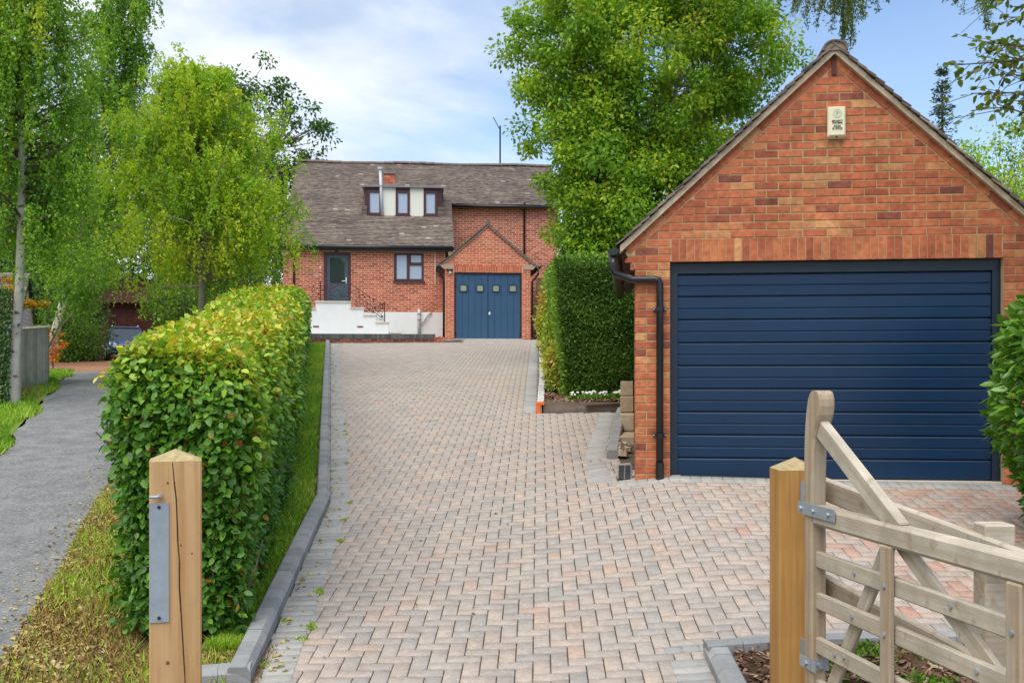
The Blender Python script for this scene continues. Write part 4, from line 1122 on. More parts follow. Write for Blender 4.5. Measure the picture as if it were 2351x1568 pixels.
def chips(name, n, fn, size, mat, tone=None, lift=.01, flat=.5):
    """n small flat bits lying about: elongated slivers with thickness"""
    V = np.zeros((n, 5, 3)); T = np.zeros((n, 4)); 
    for i in range(n):
        x, y, z = fn(); a = rng.uniform(0, 6.283); l_ = size * rng.uniform(.5, 1.4); w_ = l_ * rng.uniform(.18, .4)
        d = np.array((math.cos(a), math.sin(a), rng.normal(0, flat * .5))); q = np.array((-math.sin(a), math.cos(a), rng.normal(0, flat)))
        c = np.array((x, y, z + lift * rng.random()))
        V[i] = [c - d * l_ / 2 - q * w_ / 2, c + d * l_ / 2 - q * w_ / 3, c + d * l_ / 2 + q * w_ / 3, c - d * l_ / 2 + q * w_ / 2, c + np.array((0, 0, w_ * .45))]
        T[i] = tone() if tone else rng.random()
    F = (np.arange(n) * 5)[:, None, None] + np.array([(0, 1, 4), (1, 2, 4), (2, 3, 4), (3, 0, 4)])[None]
    o = link(fast_mesh(name, V.reshape(-1, 3), F.reshape(-1, 3), T.ravel(), mat), name); o['kind'] = 'stuff'; return o
def fb():
    x, y = rng.uniform(1.2, 3.4), rng.uniform(3.4, 5.9); return x, y, G(x, y) + .045
chips('bark_chips', 5200, fb, .055, m_chip, None, .03)
def fb():
    x, y = rng.uniform(.5, 2.6), 15.5 + 2.2 * rng.random() ** 1.6; return x, y, G(x, y) + .13
chips('bark_mulch', 2600, fb, .06, m_chip, None, .03)
sl_ = empty('timber_sleeper', (.46, 15.46, G(.9, 15.4)), rad(-4), 'low grey timber sleeper edging the front of the flower bed', 'sleeper')
b = MB()
for i in range(10):
    q = lambda k: -.025 * math.sin(math.pi * k / 10)
    x0, x1 = i * .125, (i + 1) * .125; z0_, z1_ = .17 - .02 * i / 10 + q(i) * .4, .17 - .02 * (i + 1) / 10 + q(i + 1) * .4
    V = [(x0, q(i), -.1), (x1, q(i + 1), -.1), (x1, q(i + 1), z1_), (x0, q(i), z0_), (x0, .09 + q(i), -.1), (x1, .09 + q(i + 1), -.1), (x1, .09 + q(i + 1), z1_), (x0, .09 + q(i), z0_)]
    b.add(V, [(0, 1, 2, 3), (5, 4, 7, 6), (3, 2, 6, 7)] + ([(4, 0, 3, 7)] if i == 0 else []) + ([(1, 5, 6, 2)] if i == 9 else []))
b.build('plank', m_sleeper, sl_)
eb = empty('bed_edging', (0, 0, 0), 0, 'pale concrete edging strip with a bright orange painted end along the flower bed', 'edging')
b = MB(); pts = [(.37, 15.43), (.50, 19), (.86, 33.6)]
for (xa, ya), (xb, yb_) in zip(pts[:-1], pts[1:]):
    n = 10
    for i in range(n):
        p = [(xa + (xb - xa) * k / n, ya + (yb_ - ya) * k / n) for k in (i, i + 1)]
        V = []
        for (x, y) in p:
            z = G(x, y); V += [(x, y, z + .125), (x + .10, y, z + .125), (x + .10, y, z + .165), (x, y, z + .165), (x + .02, y, z - .05), (x + .07, y, z - .05), (x + .07, y, z + .125), (x + .02, y, z + .125)]
        b.add(V, [(0, 3, 11, 8), (3, 2, 10, 11), (2, 1, 9, 10), (1, 0, 8, 9), (7, 4, 12, 15), (5, 6, 14, 13)] + [(0, 1, 2, 3), (4, 5, 6, 7), (8, 11, 10, 9)])
b.build('strip', m_concrete, eb)
b = MB(); z = G(.37, 15.4); b.box(.355, .475, 15.39, 15.428, z + .12, z + .172, ch=.004); b.box(.36, .42, 15.392, 15.427, z - .03, z + .12, ch=.004); b.build('end_cap', m_orange, eb)
# stepped stub wall of concrete blocks beside the garage
bw_ = empty('block_wall', (0, 0, 0), 0, 'stepped sandy concrete block stub wall between the garage side and flower bed', 'block wall')
for i, (yf_, zt_) in enumerate(((15.0, 1.62), (14.2, 1.405), (13.4, 1.19), (12.1, .975))):
    for k in range(4 if i else 3):
        y0 = yf_ + k * .45
        xo = 1.18 + (y0 - 10.05) * .1157 - .105 + .005 * i
        b = MB(); b.box(-.09, .09, 0, .44, -.205, 0, rng.random(), ch=.006); b.build('block', m_block, bw_, (xo, y0, zt_), (0, 0, rad(-6.6)))
for (x, y, s_) in ((1.24, 11.75, .16), (1.17, 11.55, .12), (1.28, 11.55, .10), (1.2, 11.3, .13)):
    b = MB(); z = G(x, y) + .03; R_ = np.random.default_rng(int(x * 1000))
    V = [(x + math.cos(a) * s_ * R_.uniform(.5, .8) * .6, y + math.sin(a) * s_ * R_.uniform(.6, 1.0), z + h * s_ * R_.uniform(.25, .5)) for h in (-.3, .9) for a in np.arange(0, 6.2, 1.05)]
    n = len(V) // 2; b.add(V, [tuple(range(n, 2 * n)), tuple(range(n - 1, -1, -1))] + [(i, (i + 1) % n, n + (i + 1) % n, n + i) for i in range(n)], .8)
    b.build('rubble', m_block, bw_)
# ------------------------------------------------------------------ left side: boarded fence, white barn, car, brick outbuilding
fl_ = empty('boarded_fence', (0, 0, 0), 0, 'grey close-boarded garden fence beyond the grass verge, behind the birch trunk', 'fence')
fp = [(-9.9, 14.6), (-8.75, 16.6), (-8.55, 19.2), (-8.95, 20.2)]
FB = {}
for k, ((xa, ya), (xb, yb_)) in enumerate(zip(fp[:-1], fp[1:])):
    le = math.hypot(xb - xa, yb_ - ya); n = int(le / .105); an = math.atan2(yb_ - ya, xb - xa)
    for i in range(n):
        q = (i + .5) / n; x, y = xa + (xb - xa) * q, ya + (yb_ - ya) * q; t = round(rng.random() * 6) / 6
        if t not in FB: b = MB(); b.box(-.056, .056, -.008, .010, 0, 1.0, t); FB[t] = b.mesh('board', m_fence)
        hh = (1.16 - .10 * (y - 16) / 4)
        o = link(FB[t], 'board', fl_, (x, y, G(x, y) - .06), (0, rng.normal(0, .004), an + rad(6))); o.scale = (1, 1, hh + .06)
    b = MB(); xq = [(xa, ya, G(xa, ya) + 1.16 - .10 * (ya - 16) / 4), (xb, yb_, G(xb, yb_) + 1.16 - .10 * (yb_ - 16) / 4)]
    b.tube(xq, .035, 4); b.build('capping', m_fence, fl_)
by = rad(17.5); BO = Vector((-14.87, 31.5, 2.1))
barn = empty('weatherboarded_barn', BO, by, 'white weatherboarded barn with a brown tiled roof at the far left behind the fence', 'barn')
m_wb = mk('white_weatherboard', (.70, .72, .70), .7, .3, (4, .06))
BE, BA, BH = 1.72, 2.85, 1.5; bs = (BA - BE) / BH
b = MB(); b.box(-7, -.03, .02, 2 * BH, -1, BE); b.build('wall', m_render, barn)
b = MB(); b.prism([(.0, -1), (2 * BH, -1), (2 * BH, BE), (BH, BA), (0, BE)], 0, .1); o = b.build('gable', m_render, barn); o.rotation_euler = (0, 0, rad(90))
for i in range(30):
    z = -.6 + i * .13; h0 = 0 if z < BE else (z - BE) / bs
    if h0 > BH - .1: continue
    b = MB(); b.add([(.002, h0, z), (.002, 2 * BH - h0, z), (.022, h0, z), (.022, 2 * BH - h0, z), (.003, h0, z + .13), (.003, 2 * BH - h0, z + .13)], [(2, 3, 5, 4), (0, 2, 4), (1, 5, 3), (0, 1, 3, 2)]); b.build('weatherboard', m_wb, barn)
b = MB(); zr = lambda y: BE - .05 + bs * y + .08
for i in range(17):
    y0 = -.25 + i * .105; z0_ = zr(y0) + .03
    b.add([(-7.2, y0, z0_), (.12, y0, z0_), (.12, y0 + .13, zr(y0 + .13)), (-7.2, y0 + .13, zr(y0 + .13)), (-7.2, y0, z0_ - .04), (.12, y0, z0_ - .04)], [(0, 1, 2, 3), (4, 5, 1, 0)], rng.random())
b.add([(-7.2, BH, zr(BH)), (.12, BH, zr(BH)), (.12, 2 * BH + .25, zr(-.25)), (-7.2, 2 * BH + .25, zr(-.25))], [(0, 1, 2, 3)], .4)
b.build('roof', m_tile, barn)
b = MB()
for y0 in (-.25, 2 * BH + .25):
    V = [(x, yy, zz_) for x in (.09, .13) for yy, zz_ in ((y0, zr(-.25) - .16), (BH, zr(BH) - .16), (BH, zr(BH) + .01), (y0, zr(-.25) + .01))]
    b.add(V, [(4, 5, 6, 7), (3, 2, 1, 0), (3, 7, 6, 2), (0, 1, 5, 4), (0, 4, 7, 3)])
b.build('bargeboard', m_black, barn)
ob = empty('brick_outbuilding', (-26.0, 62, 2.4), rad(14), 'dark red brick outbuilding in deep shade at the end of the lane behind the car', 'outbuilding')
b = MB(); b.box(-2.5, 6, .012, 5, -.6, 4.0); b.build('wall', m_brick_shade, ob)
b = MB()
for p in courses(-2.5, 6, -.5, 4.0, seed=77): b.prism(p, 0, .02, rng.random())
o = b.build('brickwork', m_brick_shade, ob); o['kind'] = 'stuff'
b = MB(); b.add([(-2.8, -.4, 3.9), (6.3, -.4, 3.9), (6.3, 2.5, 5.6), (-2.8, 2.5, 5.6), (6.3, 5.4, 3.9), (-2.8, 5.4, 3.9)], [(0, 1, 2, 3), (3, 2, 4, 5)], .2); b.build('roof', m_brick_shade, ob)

# parked car, nose towards us
CX, CY = -19.25, 52.0
car = empty('parked_car', (CX, CY, G(CX, CY) + .02), rad(-157), 'dark blue estate car parked nose-on at the end of the lane', 'car')
m_carpaint = mk('dark_blue_car_paint', (.022, .05, .14), .25, .5, coat=.8)
m_carglass = mk('car_glass', (.03, .04, .05), .05, .9); m_tyre = mk('tyre_rubber', (.018, .018, .018), .9); m_lamp = mk('lamp_glass', (.75, .78, .8), .1, .8)
# local +y is the nose
prof_c = [(-2.2, .42, .80, .9), (-2.15, .30, 1.02, .93), (-1.2, .24, 1.06, .96), (.0, .22, 1.06, .97), (1.0, .22, 1.04, .96), (1.5, .24, 1.00, .95), (1.95, .28, .90, .90), (2.18, .32, .74, .80), (2.24, .36, .60, .74)]
def loft(b, secs):
    V = []
    for (y, z0_, z1_, hwid) in secs:
        ring = [(-hwid * .92, z0_), (-hwid, z0_ + .18), (-hwid, z1_ - .16), (-hwid * .86, z1_), (hwid * .86, z1_), (hwid, z1_ - .16), (hwid, z0_ + .18), (hwid * .92, z0_)]
        V += [(x, y, z) for x, z in ring]
    n = len(secs); b.add(V, [(i * 8 + k, i * 8 + (k + 1) % 8, (i + 1) * 8 + (k + 1) % 8, (i + 1) * 8 + k) for i in range(n - 1) for k in range(8)] + [tuple(range(7, -1, -1)), tuple((n - 1) * 8 + k for k in range(8))])
b = MB(); loft(b, prof_c); body = b.build('body', m_carpaint, car, smooth=False)
b = MB(); b.add([(-.84, 1.25, 1.02), (.84, 1.25, 1.02), (-.64, .45, 1.60), (.64, .45, 1.60), (-.62, -1.7, 1.60), (.62, -1.7, 1.60), (-.82, -2.1, 1.02), (.82, -2.1, 1.02)], [(0, 1, 3, 2), (2, 3, 5, 4), (4, 5, 7, 6), (0, 2, 4, 6), (1, 7, 5, 3)]); b.build('cabin_glass', m_carglass, car)
b = MB(); b.box(-.63, .63, -1.75, .50, 1.595, 1.66, ch=.03); b.build('roof', m_carpaint, car)
for x in (-.6, .6): b = MB(); b.tube([(x, -1.5, 1.68), (x, -1.3, 1.73), (x, .1, 1.73), (x, .3, 1.67)], .022, 6); b.build('roof_rail', m_alu, car)
for sx_ in (-1, 1):
    b = MB(); b.tube([(sx_ * .84, 1.25, 1.03), (sx_ * .64, .45, 1.60)], .045, 6); b.tube([(sx_ * .83, -.4, 1.03), (sx_ * .63, -.4, 1.60)], .04, 6); b.build('pillar', m_carpaint, car)
    b = MB(); b.box(sx_ * 1.0 - .09, sx_ * 1.0 + .09, .95, 1.10, 1.02, 1.16, ch=.03); b.build('mirror', m_carpaint, car)
    b = MB(); b.add([(sx_ * .50, 2.215, .70), (sx_ * .80, 2.10, .72), (sx_ * .84, 2.03, .84), (sx_ * .55, 2.165, .81)], [(0, 1, 2, 3)]); b.add([(sx_ * .50, 2.15, .70), (sx_ * .80, 2.03, .72), (sx_ * .84, 1.96, .84), (sx_ * .55, 2.1, .81)], [(0, 1, 2, 3)]); b.build('headlight', m_lamp, car)
    for yy in (1.38, -1.38):
        wl = MB(); wl.tube([(sx_ * .72, yy, .33), (sx_ * .95, yy, .33)], .33, 20); wo = wl.build('wheel', m_tyre, car)
        wl = MB(); wl.tube([(sx_ * .94, yy, .33), (sx_ * .965, yy, .33)], .22, 16); wl.build('rim', m_alu, wo)
b = MB(); b.box(-.48, .48, 2.215, 2.25, .52, .70, ch=.01); gr = b.build('grille', m_black, car)
for k in range(3): b = MB(); b.box(-.46, .46, 2.25, 2.262, .545 + k * .05, .56 + k * .05); b.build('bar', m_alu, gr)
b = MB(); b.box(-.26, .26, 2.25, 2.265, .40, .50); b.build('number_plate', m_white, car)
b = MB(); b.box(-.74, .74, 2.18, 2.255, .30, .40, ch=.02); b.build('bumper', m_black, car)
# ------------------------------------------------------------------ vegetation
def leafmat(name, stops, trans=.35, rough=.5, spec=.3):
    return mk(name, stops, rough, spec, trans=trans)
lf_beech = leafmat('beech_hedge_leaf', [(0, (0.042, 0.127, 0.015)), (.35, (0.090, 0.235, 0.022)), (.62, (0.206, 0.374, 0.024)), (.82, (0.435, 0.543, 0.034)), (.93, (0.651, 0.604, 0.048)), (.97, (0.507, 0.242, 0.060)), (1, (0.411, 0.085, 0.024))], .30, .42, .45)
lf_birch = leafmat('birch_leaf', [(0, (0.104, 0.217, 0.034)), (.4, (0.199, 0.388, 0.038)), (.75, (0.378, 0.586, 0.041)), (.95, (0.660, 0.660, 0.056)), (1, (0.660, 0.660, 0.056))], .42)
lf_bright = leafmat('bright_birch_leaf', [(0, (0.160, 0.311, 0.026)), (.4, (0.311, 0.528, 0.034)), (.75, (0.546, 0.660, 0.038)), (.95, (0.660, 0.660, 0.056)), (1, (0.660, 0.660, 0.056))], .42)
lf_horn = leafmat('hornbeam_leaf', [(0, (0.077, 0.182, 0.022)), (.4, (0.164, 0.329, 0.029)), (.75, (0.356, 0.536, 0.037)), (.96, (0.616, 0.594, 0.054)), (1, (0.654, 0.295, 0.073))], .42)
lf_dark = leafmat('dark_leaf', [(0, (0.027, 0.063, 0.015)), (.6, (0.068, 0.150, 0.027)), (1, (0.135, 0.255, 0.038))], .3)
lf_mid = leafmat('mid_leaf', [(0, (0.064, 0.144, 0.019)), (.6, (0.144, 0.288, 0.032)), (1, (0.288, 0.448, 0.048))], .4)
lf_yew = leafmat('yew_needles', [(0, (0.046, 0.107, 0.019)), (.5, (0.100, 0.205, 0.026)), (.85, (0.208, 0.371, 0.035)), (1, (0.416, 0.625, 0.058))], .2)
lf_laurel = leafmat('laurel_leaf', [(0, (0.061, 0.162, 0.016)), (.5, (0.115, 0.270, 0.024)), (.9, (0.230, 0.446, 0.041)), (1, (0.405, 0.567, 0.068))], .25, .25, .6)
lf_shrub = leafmat('variegated_leaf', [(0, (0.088, 0.187, 0.022)), (.4, (0.242, 0.374, 0.033)), (.65, (0.462, 0.528, 0.066)), (.8, (0.605, 0.550, 0.110)), (1, (0.605, 0.187, 0.039))], .3, .35, .5)
lf_maple = leafmat('golden_maple_leaf', [(0, (.42, .33, .02)), (.5, (.62, .36, .02)), (1, (.62, .16, .02))], .4)
lf_purple = leafmat('purple_leaf', [(0, (.035, .014, .020)), (1, (.09, .035, .04))], .3)
lf_con = leafmat('conifer_needles', [(0, (0.029, 0.058, 0.029)), (1, (0.078, 0.124, 0.065))], .15)
lf_ivy = leafmat('ivy_leaf', [(0, (0.026, 0.078, 0.016)), (1, (0.078, 0.182, 0.026))], .2, .35, .5)
m_blade = leafmat('grass_blade', [(0, (0.116, 0.260, 0.022)), (.5, (0.265, 0.468, 0.036)), (.8, (0.497, 0.624, 0.054)), (1, (0.607, 0.589, 0.180))], .3)
m_dry = leafmat('dry_leaf', [(0, (0.240, 0.132, 0.048)), (.4, (0.432, 0.288, 0.108)), (.8, (0.552, 0.444, 0.192)), (1, (0.504, 0.504, 0.072))], .2)
m_straw = mk('straw_tuft', [(0, (.19, .115, .04)), (.6, (.33, .205, .075)), (1, (.20, .24, .03))], .9)
bk_birch = mk('birch_bark', (.50, .45, .38), .85, .2, (10, .25), (30, .4, .005), speck=(9, .9, (.07, .055, .045)))
bk_brown = mk('brown_bark', (.12, .095, .065), .9, .1, (8, .3), (25, .6, .01))
bk_pale = mk('pale_bark', (.30, .26, .17), .9, .1, (8, .25), (25, .4, .006))
m_twig = mk('shaded_twig_core', (.035, .032, .018), .95, .05, (6, .4))  # solid twig mass coloured dark for the shade inside the hedges

def unit(v): return v / np.maximum(np.linalg.norm(v, axis=-1, keepdims=True), 1e-9)
def leaves(name, P, size, tone, mat, parent=None, D=None, Nn=None, asp=.58, quad=False, fold=.22, stuff=False):
    """P: leaf bases; D: tip directions; Nn: surface normals; each leaf a folded blade of 2 (or, quad, 4) triangles"""
    n = len(P); P = np.asarray(P, float)
    size = np.broadcast_to(size, (n,))[:, None]
    if D is None: D = rng.normal(size=(n, 3))
    D = unit(D)
    if Nn is None: Nn = rng.normal(size=(n, 3))
    sdir = unit(np.cross(D, Nn)); up = np.cross(sdir, D)
    if quad:
        a = P; t = P + D * size
        l1 = P + D * size * .30 + sdir * size * asp * .5 + up * size * fold * .5; l2 = P + D * size * .68 + sdir * size * asp * .40 + up * size * fold * .35
        r1 = P + D * size * .30 - sdir * size * asp * .5 + up * size * fold * .5; r2 = P + D * size * .68 - sdir * size * asp * .40 + up * size * fold * .35
        V = np.stack([a, l1, l2, t, r2, r1], 1).reshape(-1, 3)
        F = (np.arange(n) * 6)[:, None, None] + np.array([(0, 1, 2, 3), (0, 3, 4, 5)])[None]; F = F.reshape(-1, 4); T = np.repeat(tone, 2)
    else:
        m = P + D * size * .45
        V = np.stack([P, m + sdir * size * asp * .5 + up * size * fold * .5, P + D * size, m - sdir * size * asp * .5 + up * size * fold * .5], 1).reshape(-1, 3)
        F = (np.arange(n) * 4)[:, None, None] + np.array([(0, 1, 2), (0, 2, 3)])[None]; F = F.reshape(-1, 3); T = np.repeat(tone, 2)
    o = link(fast_mesh(name, V, F, np.clip(T, 0, 1), mat), name, parent)
    if stuff: o['kind'] = 'stuff'
    return o
def wob(p, s, ph=0.0):
    """smooth pseudo-noise in [-1, 1]"""
    x, y, z = p[:, 0] * s, p[:, 1] * s, p[:, 2] * s
    return (np.sin(x * 1.7 + ph + 1.3 * np.sin(y * 1.1 + z)) + np.sin(y * 2.3 + ph * 1.7 + 1.1 * np.sin(z * 1.7 + x)) + np.sin(z * 2.1 + ph * .6 + 1.2 * np.sin(x * 1.3 - y))) / 3

# --- clipped hedge on the left: leaves over a rounded, slightly wavy box that runs up the slope
def hedge_xy(y): return hedge_l(y), hedge_r(y)
hd_ = empty('beech_hedge', (0, 0, 0), 0, 'long clipped green and yellow beech hedge running up the left side of the drive', 'hedge')
def hedge_surface(n, y0, y1, part):
    """points, outward normals on the hedge's skin; s runs round the section: left side, top, right side"""
    y = y0 + (y1 - y0) * rng.random(n); xl_, xr_ = hedge_xy(y); xm, hw_ = (xl_ + xr_) / 2, (xr_ - xl_) / 2
    top = 1.70 - .004 * (y - 6)
    if part == 'right': q = 1 - .55 * rng.random(n) ** 1.0; a = None
    zb = gz(xm, y) + .08
    e = .20
    u = rng.random(n)
    if part == 'top':
        h = (u * 2 - 1); x = xm + h * hw_ * 1.0; ed = np.clip((np.abs(h) - .72) / .28, 0, 1)
        z = zb + top - .26 * ed ** 2; nx = np.sign(h) * ed * .9; nz = 1 - .5 * ed; N_ = np.stack([nx, 0 * nx, nz], 1)
    else:
        sg = 1 if part == 'right' else -1
        h = u ** .9; ed = np.clip((h - .84) / .16, 0, 1)
        bel = .05 * np.sin(h * 3.0) - .05 * (1 - h) * 2 - (.10 * h ** 2 if part == 'left' else 0)
        x = xm + sg * (hw_ + bel - .13 * ed ** 2); z = zb + h * (top - .02); N_ = np.stack([sg * (1 - .6 * ed), 0 * x, .15 + .9 * ed], 1)
    P = np.stack([x, y, z], 1); return P, unit(N_)
def hedge_front(n):
    u, h = rng.random(n) * 2 - 1, rng.random(n) ** .9
    yb_ = 6.32; xl_, xr_ = hedge_xy(np.full(n, yb_)); xm, hw_ = (xl_ + xr_) / 2, (xr_ - xl_) / 2
    bel = .05 * np.sin(h * 3.0) - .10 * (1 - h)
    ed = np.clip((h - .82) / .18, 0, 1); ex = np.clip((np.abs(u) - .7) / .3, 0, 1)
    P = np.stack([xm + u * (hw_ + bel), yb_ - .02 + .16 * ed ** 2 + .22 * ex ** 2 - .10 * np.sin(h * 2.6) + .1 * (1 - h), gz(xm, np.full(n, yb_)) + .10 + h * 1.66], 1)
    return P, unit(np.stack([u * ex * 1.2, -np.ones(n), .2 + 1.2 * ed], 1))
HP, HN, HSZ, HT2 = [], [], [], []
def addh(P, N_, sz, lit_yel):
    k = wob(P, 2.6); P = P + N_ * (k * .07 + rng.normal(0, .035, len(P)) - .07 * rng.random(len(P)) ** 3 * 2)[:, None]
    gap = wob(P, 4.2, 2.0) < -.52
    keep_ = ~(gap & (rng.random(len(P)) < .55)); P, N_ = P[keep_], N_[keep_]; lit_yel = lit_yel[keep_] if hasattr(lit_yel, '__len__') else lit_yel
    t = np.clip(rng.beta(2, 2.4, len(P)) * .55 + lit_yel * (.35 + .25 * rng.random(len(P))) + .10 * wob(P, 1.2, 5), 0, .95)
    r_ = rng.random(len(P)); t = np.where(r_ > .993, 1.0, np.where(r_ > .982, .96, t))
    HP.append(P); HN.append(N_); HSZ.append(sz * rng.uniform(.6, 1.25, len(P))); HT2.append(t)
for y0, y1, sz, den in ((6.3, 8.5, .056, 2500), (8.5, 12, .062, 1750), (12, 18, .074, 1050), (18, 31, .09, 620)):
    for part, wdt, lit_yel in (('top', 1.35, 1.15), ('right', 1.75, .85), ('left', 1.75, .25)):  # light painted into leaf tone: lit top and right side yellower
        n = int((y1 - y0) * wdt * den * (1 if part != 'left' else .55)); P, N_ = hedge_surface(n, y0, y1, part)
        yl = lit_yel * (np.clip((P[:, 2] - gz(P[:, 0], P[:, 1])) / 1.7, 0, 1) ** 1.5 if part != 'top' else 1)
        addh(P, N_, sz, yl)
P, N_ = hedge_front(9500); hgt = np.clip((P[:, 2] - .2) / 1.65, 0, 1); addh(P, N_, .060, .12 + .85 * np.clip((hgt - .78) / .22, 0, 1))  # front leaves yellower near the top, painting the lit upper edge
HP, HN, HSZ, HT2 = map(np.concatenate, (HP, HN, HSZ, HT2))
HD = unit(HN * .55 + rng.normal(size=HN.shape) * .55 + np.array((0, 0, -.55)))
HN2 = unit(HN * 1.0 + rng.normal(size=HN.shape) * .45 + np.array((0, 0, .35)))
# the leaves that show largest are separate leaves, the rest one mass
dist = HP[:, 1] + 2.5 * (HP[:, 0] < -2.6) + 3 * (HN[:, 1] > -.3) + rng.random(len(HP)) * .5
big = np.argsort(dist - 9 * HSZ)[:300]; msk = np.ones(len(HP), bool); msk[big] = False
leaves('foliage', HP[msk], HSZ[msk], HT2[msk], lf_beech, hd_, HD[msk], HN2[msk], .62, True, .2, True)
LM = {}
def leafobj(P, D, N_, sz, tone, mat, parent, asp=.62, fold=.2, tb=9):
    for p, d, n_, s_, t in zip(P, D, N_, sz, tone):
        k = (mat.name, round(float(t) * tb))
        if k not in LM:
            V = [(0, 0, 0), (.30, asp * .5, fold * .5), (.68, asp * .40, fold * .35), (1, 0, 0), (.68, -asp * .40, fold * .35), (.30, -asp * .5, fold * .5)]
            LM[k] = fast_mesh('leaf', V, [(0, 3, 2, 1), (0, 5, 4, 3)], [k[1] / tb] * 2, mat)
        d = Vector(d); s2_ = d.cross(Vector(n_)).normalized(); u_ = s2_.cross(d); s_ = float(s_)
        link(LM[k], 'leaf', parent, mw=Matrix(((d.x * s_, s2_.x * s_, u_.x * s_, p[0]), (d.y * s_, s2_.y * s_, u_.y * s_, p[1]), (d.z * s_, s2_.z * s_, u_.z * s_, p[2]), (0, 0, 0, 1))))
leafobj(HP[big], HD[big], HN2[big], HSZ[big], HT2[big], lf_beech, hd_)
b = MB(); ysx = [6.52, 7, 8, 10, 13, 17, 22, 27, 30.8]; V = []
for y in ysx:
    a_, c_ = float(hedge_l(y)) + .14, float(hedge_r(y)) - .14; z = G((a_ + c_) / 2, y) - .05; k = .06 if y < 6.6 else 0
    V += [(a_ + k, y, z), (a_ - .0 + k, y, z + 1.30), (a_ + .2 + k, y, z + 1.60 - k), (c_ - .2 - k, y, z + 1.60 - k), (c_ - k, y, z + 1.30), (c_ - k, y, z)]
n = len(ysx); b.add(V, [(i * 6 + k, i * 6 + (k + 1) % 6, (i + 1) * 6 + (k + 1) % 6, (i + 1) * 6 + k) for i in range(n - 1) for k in range(6)] + [(0, 1, 2, 3, 4, 5), tuple((n - 1) * 6 + k for k in (5, 4, 3, 2, 1, 0))]); b.build('shaded_core', m_twig, hd_)
b = MB()
for i in range(26):
    x, z = rng.uniform(-2.4, -1.6), rng.uniform(.3, 1.6); b.tube([(x, 6.5, z - .25), (x + rng.normal(0, .08), 6.36, z), (x + rng.normal(0, .12), 6.30, z + .2)], [.010, .007, .004], 5)
b.build('twig', bk_brown, hd_)

# --- trees
def branchy(mb, p0, p1, r0, r1, bend=.15, n=5, k=6):
    p0, p1 = np.array(p0, float), np.array(p1, float); d = p1 - p0; le = np.linalg.norm(d); o_ = rng.normal(size=3) * le * bend
    pts = [p0 + d * t + o_ * math.sin(math.pi * t) * .5 for t in np.linspace(0, 1, n)]
    mb.tube([tuple(p) for p in pts], [r0 + (r1 - r0) * t for t in np.linspace(0, 1, n)], k, cap=False); return pts
def birch(name, base, H, prof_r, mat, bark, rt_, nbr, ntw, nlf, lsize, label, droop=1.0, lean=(0, 0), h0=.22, group=None, tbias=0.0, ivy=False, cat='tree'):
    root = empty(name, base, 0, label, cat, group)
    tk = MB(); tr_ = [(lean[0] * t + .10 * math.sin(t * 5), lean[1] * t + .08 * math.cos(t * 4), H * t) for t in np.linspace(0, .97, 12)]
    tk.tube(tr_, [rt_ * (1 - .88 * t) + (.05 if i == 0 else 0) for i, t in enumerate(np.linspace(0, 1, 12))], 9, cap=False)
    bm_ = MB(); LP, LD, LT, LS = [], [], [], []
    for i in range(nbr):
        t = h0 + (1 - h0) * (rng.random() ** .9); z = H * t * .97; tp = np.array([np.interp(z, [q[2] for q in tr_], [q[j] for q in tr_]) for j in range(3)])
        R_ = prof_r(t) * rng.uniform(.55, 1.05); a = rng.uniform(0, 6.283)
        end = tp + np.array((math.cos(a) * R_, math.sin(a) * R_, R_ * rng.uniform(.15, .75)))
        pts = branchy(bm_, tp, end, rt_ * .26 * (1 - t) + .012, .006, .2, 5, 5)
        pts = np.array(pts); cl = rng.normal(0, .16) + tbias + .12 * (t - .5)
        for k in range(ntw):
            q = rng.uniform(.3, 1.0); p = np.array([np.interp(q, np.linspace(0, 1, 5), pts[:, j]) for j in range(3)]) + rng.normal(0, .10, 3)
            ln = rng.uniform(.25, 1.0) * droop * (.5 + .7 * (1 - t)); m = max(4, int(nlf * (.5 + .8 * rng.random())))
            s_ = np.sort(rng.random(m)); out_ = np.array((math.cos(a), math.sin(a), 0)) * .22 * ln; sw_ = rng.normal(0, .14, 2)
            L_ = p + np.stack([(out_[0] + sw_[0]) * s_ * (1.3 - .5 * s_), (out_[1] + sw_[1]) * s_ * (1.3 - .5 * s_), .10 * ln * np.sin(s_ * 3) - ln * s_ ** 1.3], 1) + rng.normal(0, .027, (m, 3))
            LP.append(L_); LD.append(np.array((0, 0, -.8)) + rng.normal(0, .6, (m, 3))); LT.append(np.clip(.42 + cl + rng.normal(0, .17, m), 0, 1)); LS.append(lsize * rng.uniform(.6, 1.25, m))
    tk.build('trunk', bark, root, smooth=True); bm_.build('branches', bk_brown if bark is not bk_pale else bk_pale, root)
    LP = np.concatenate(LP)
    leaves('crown', LP, np.concatenate(LS), np.concatenate(LT), mat, root, np.concatenate(LD))
    return root
def bx(u, Y): return (u - 1175.5) * Y / 2400
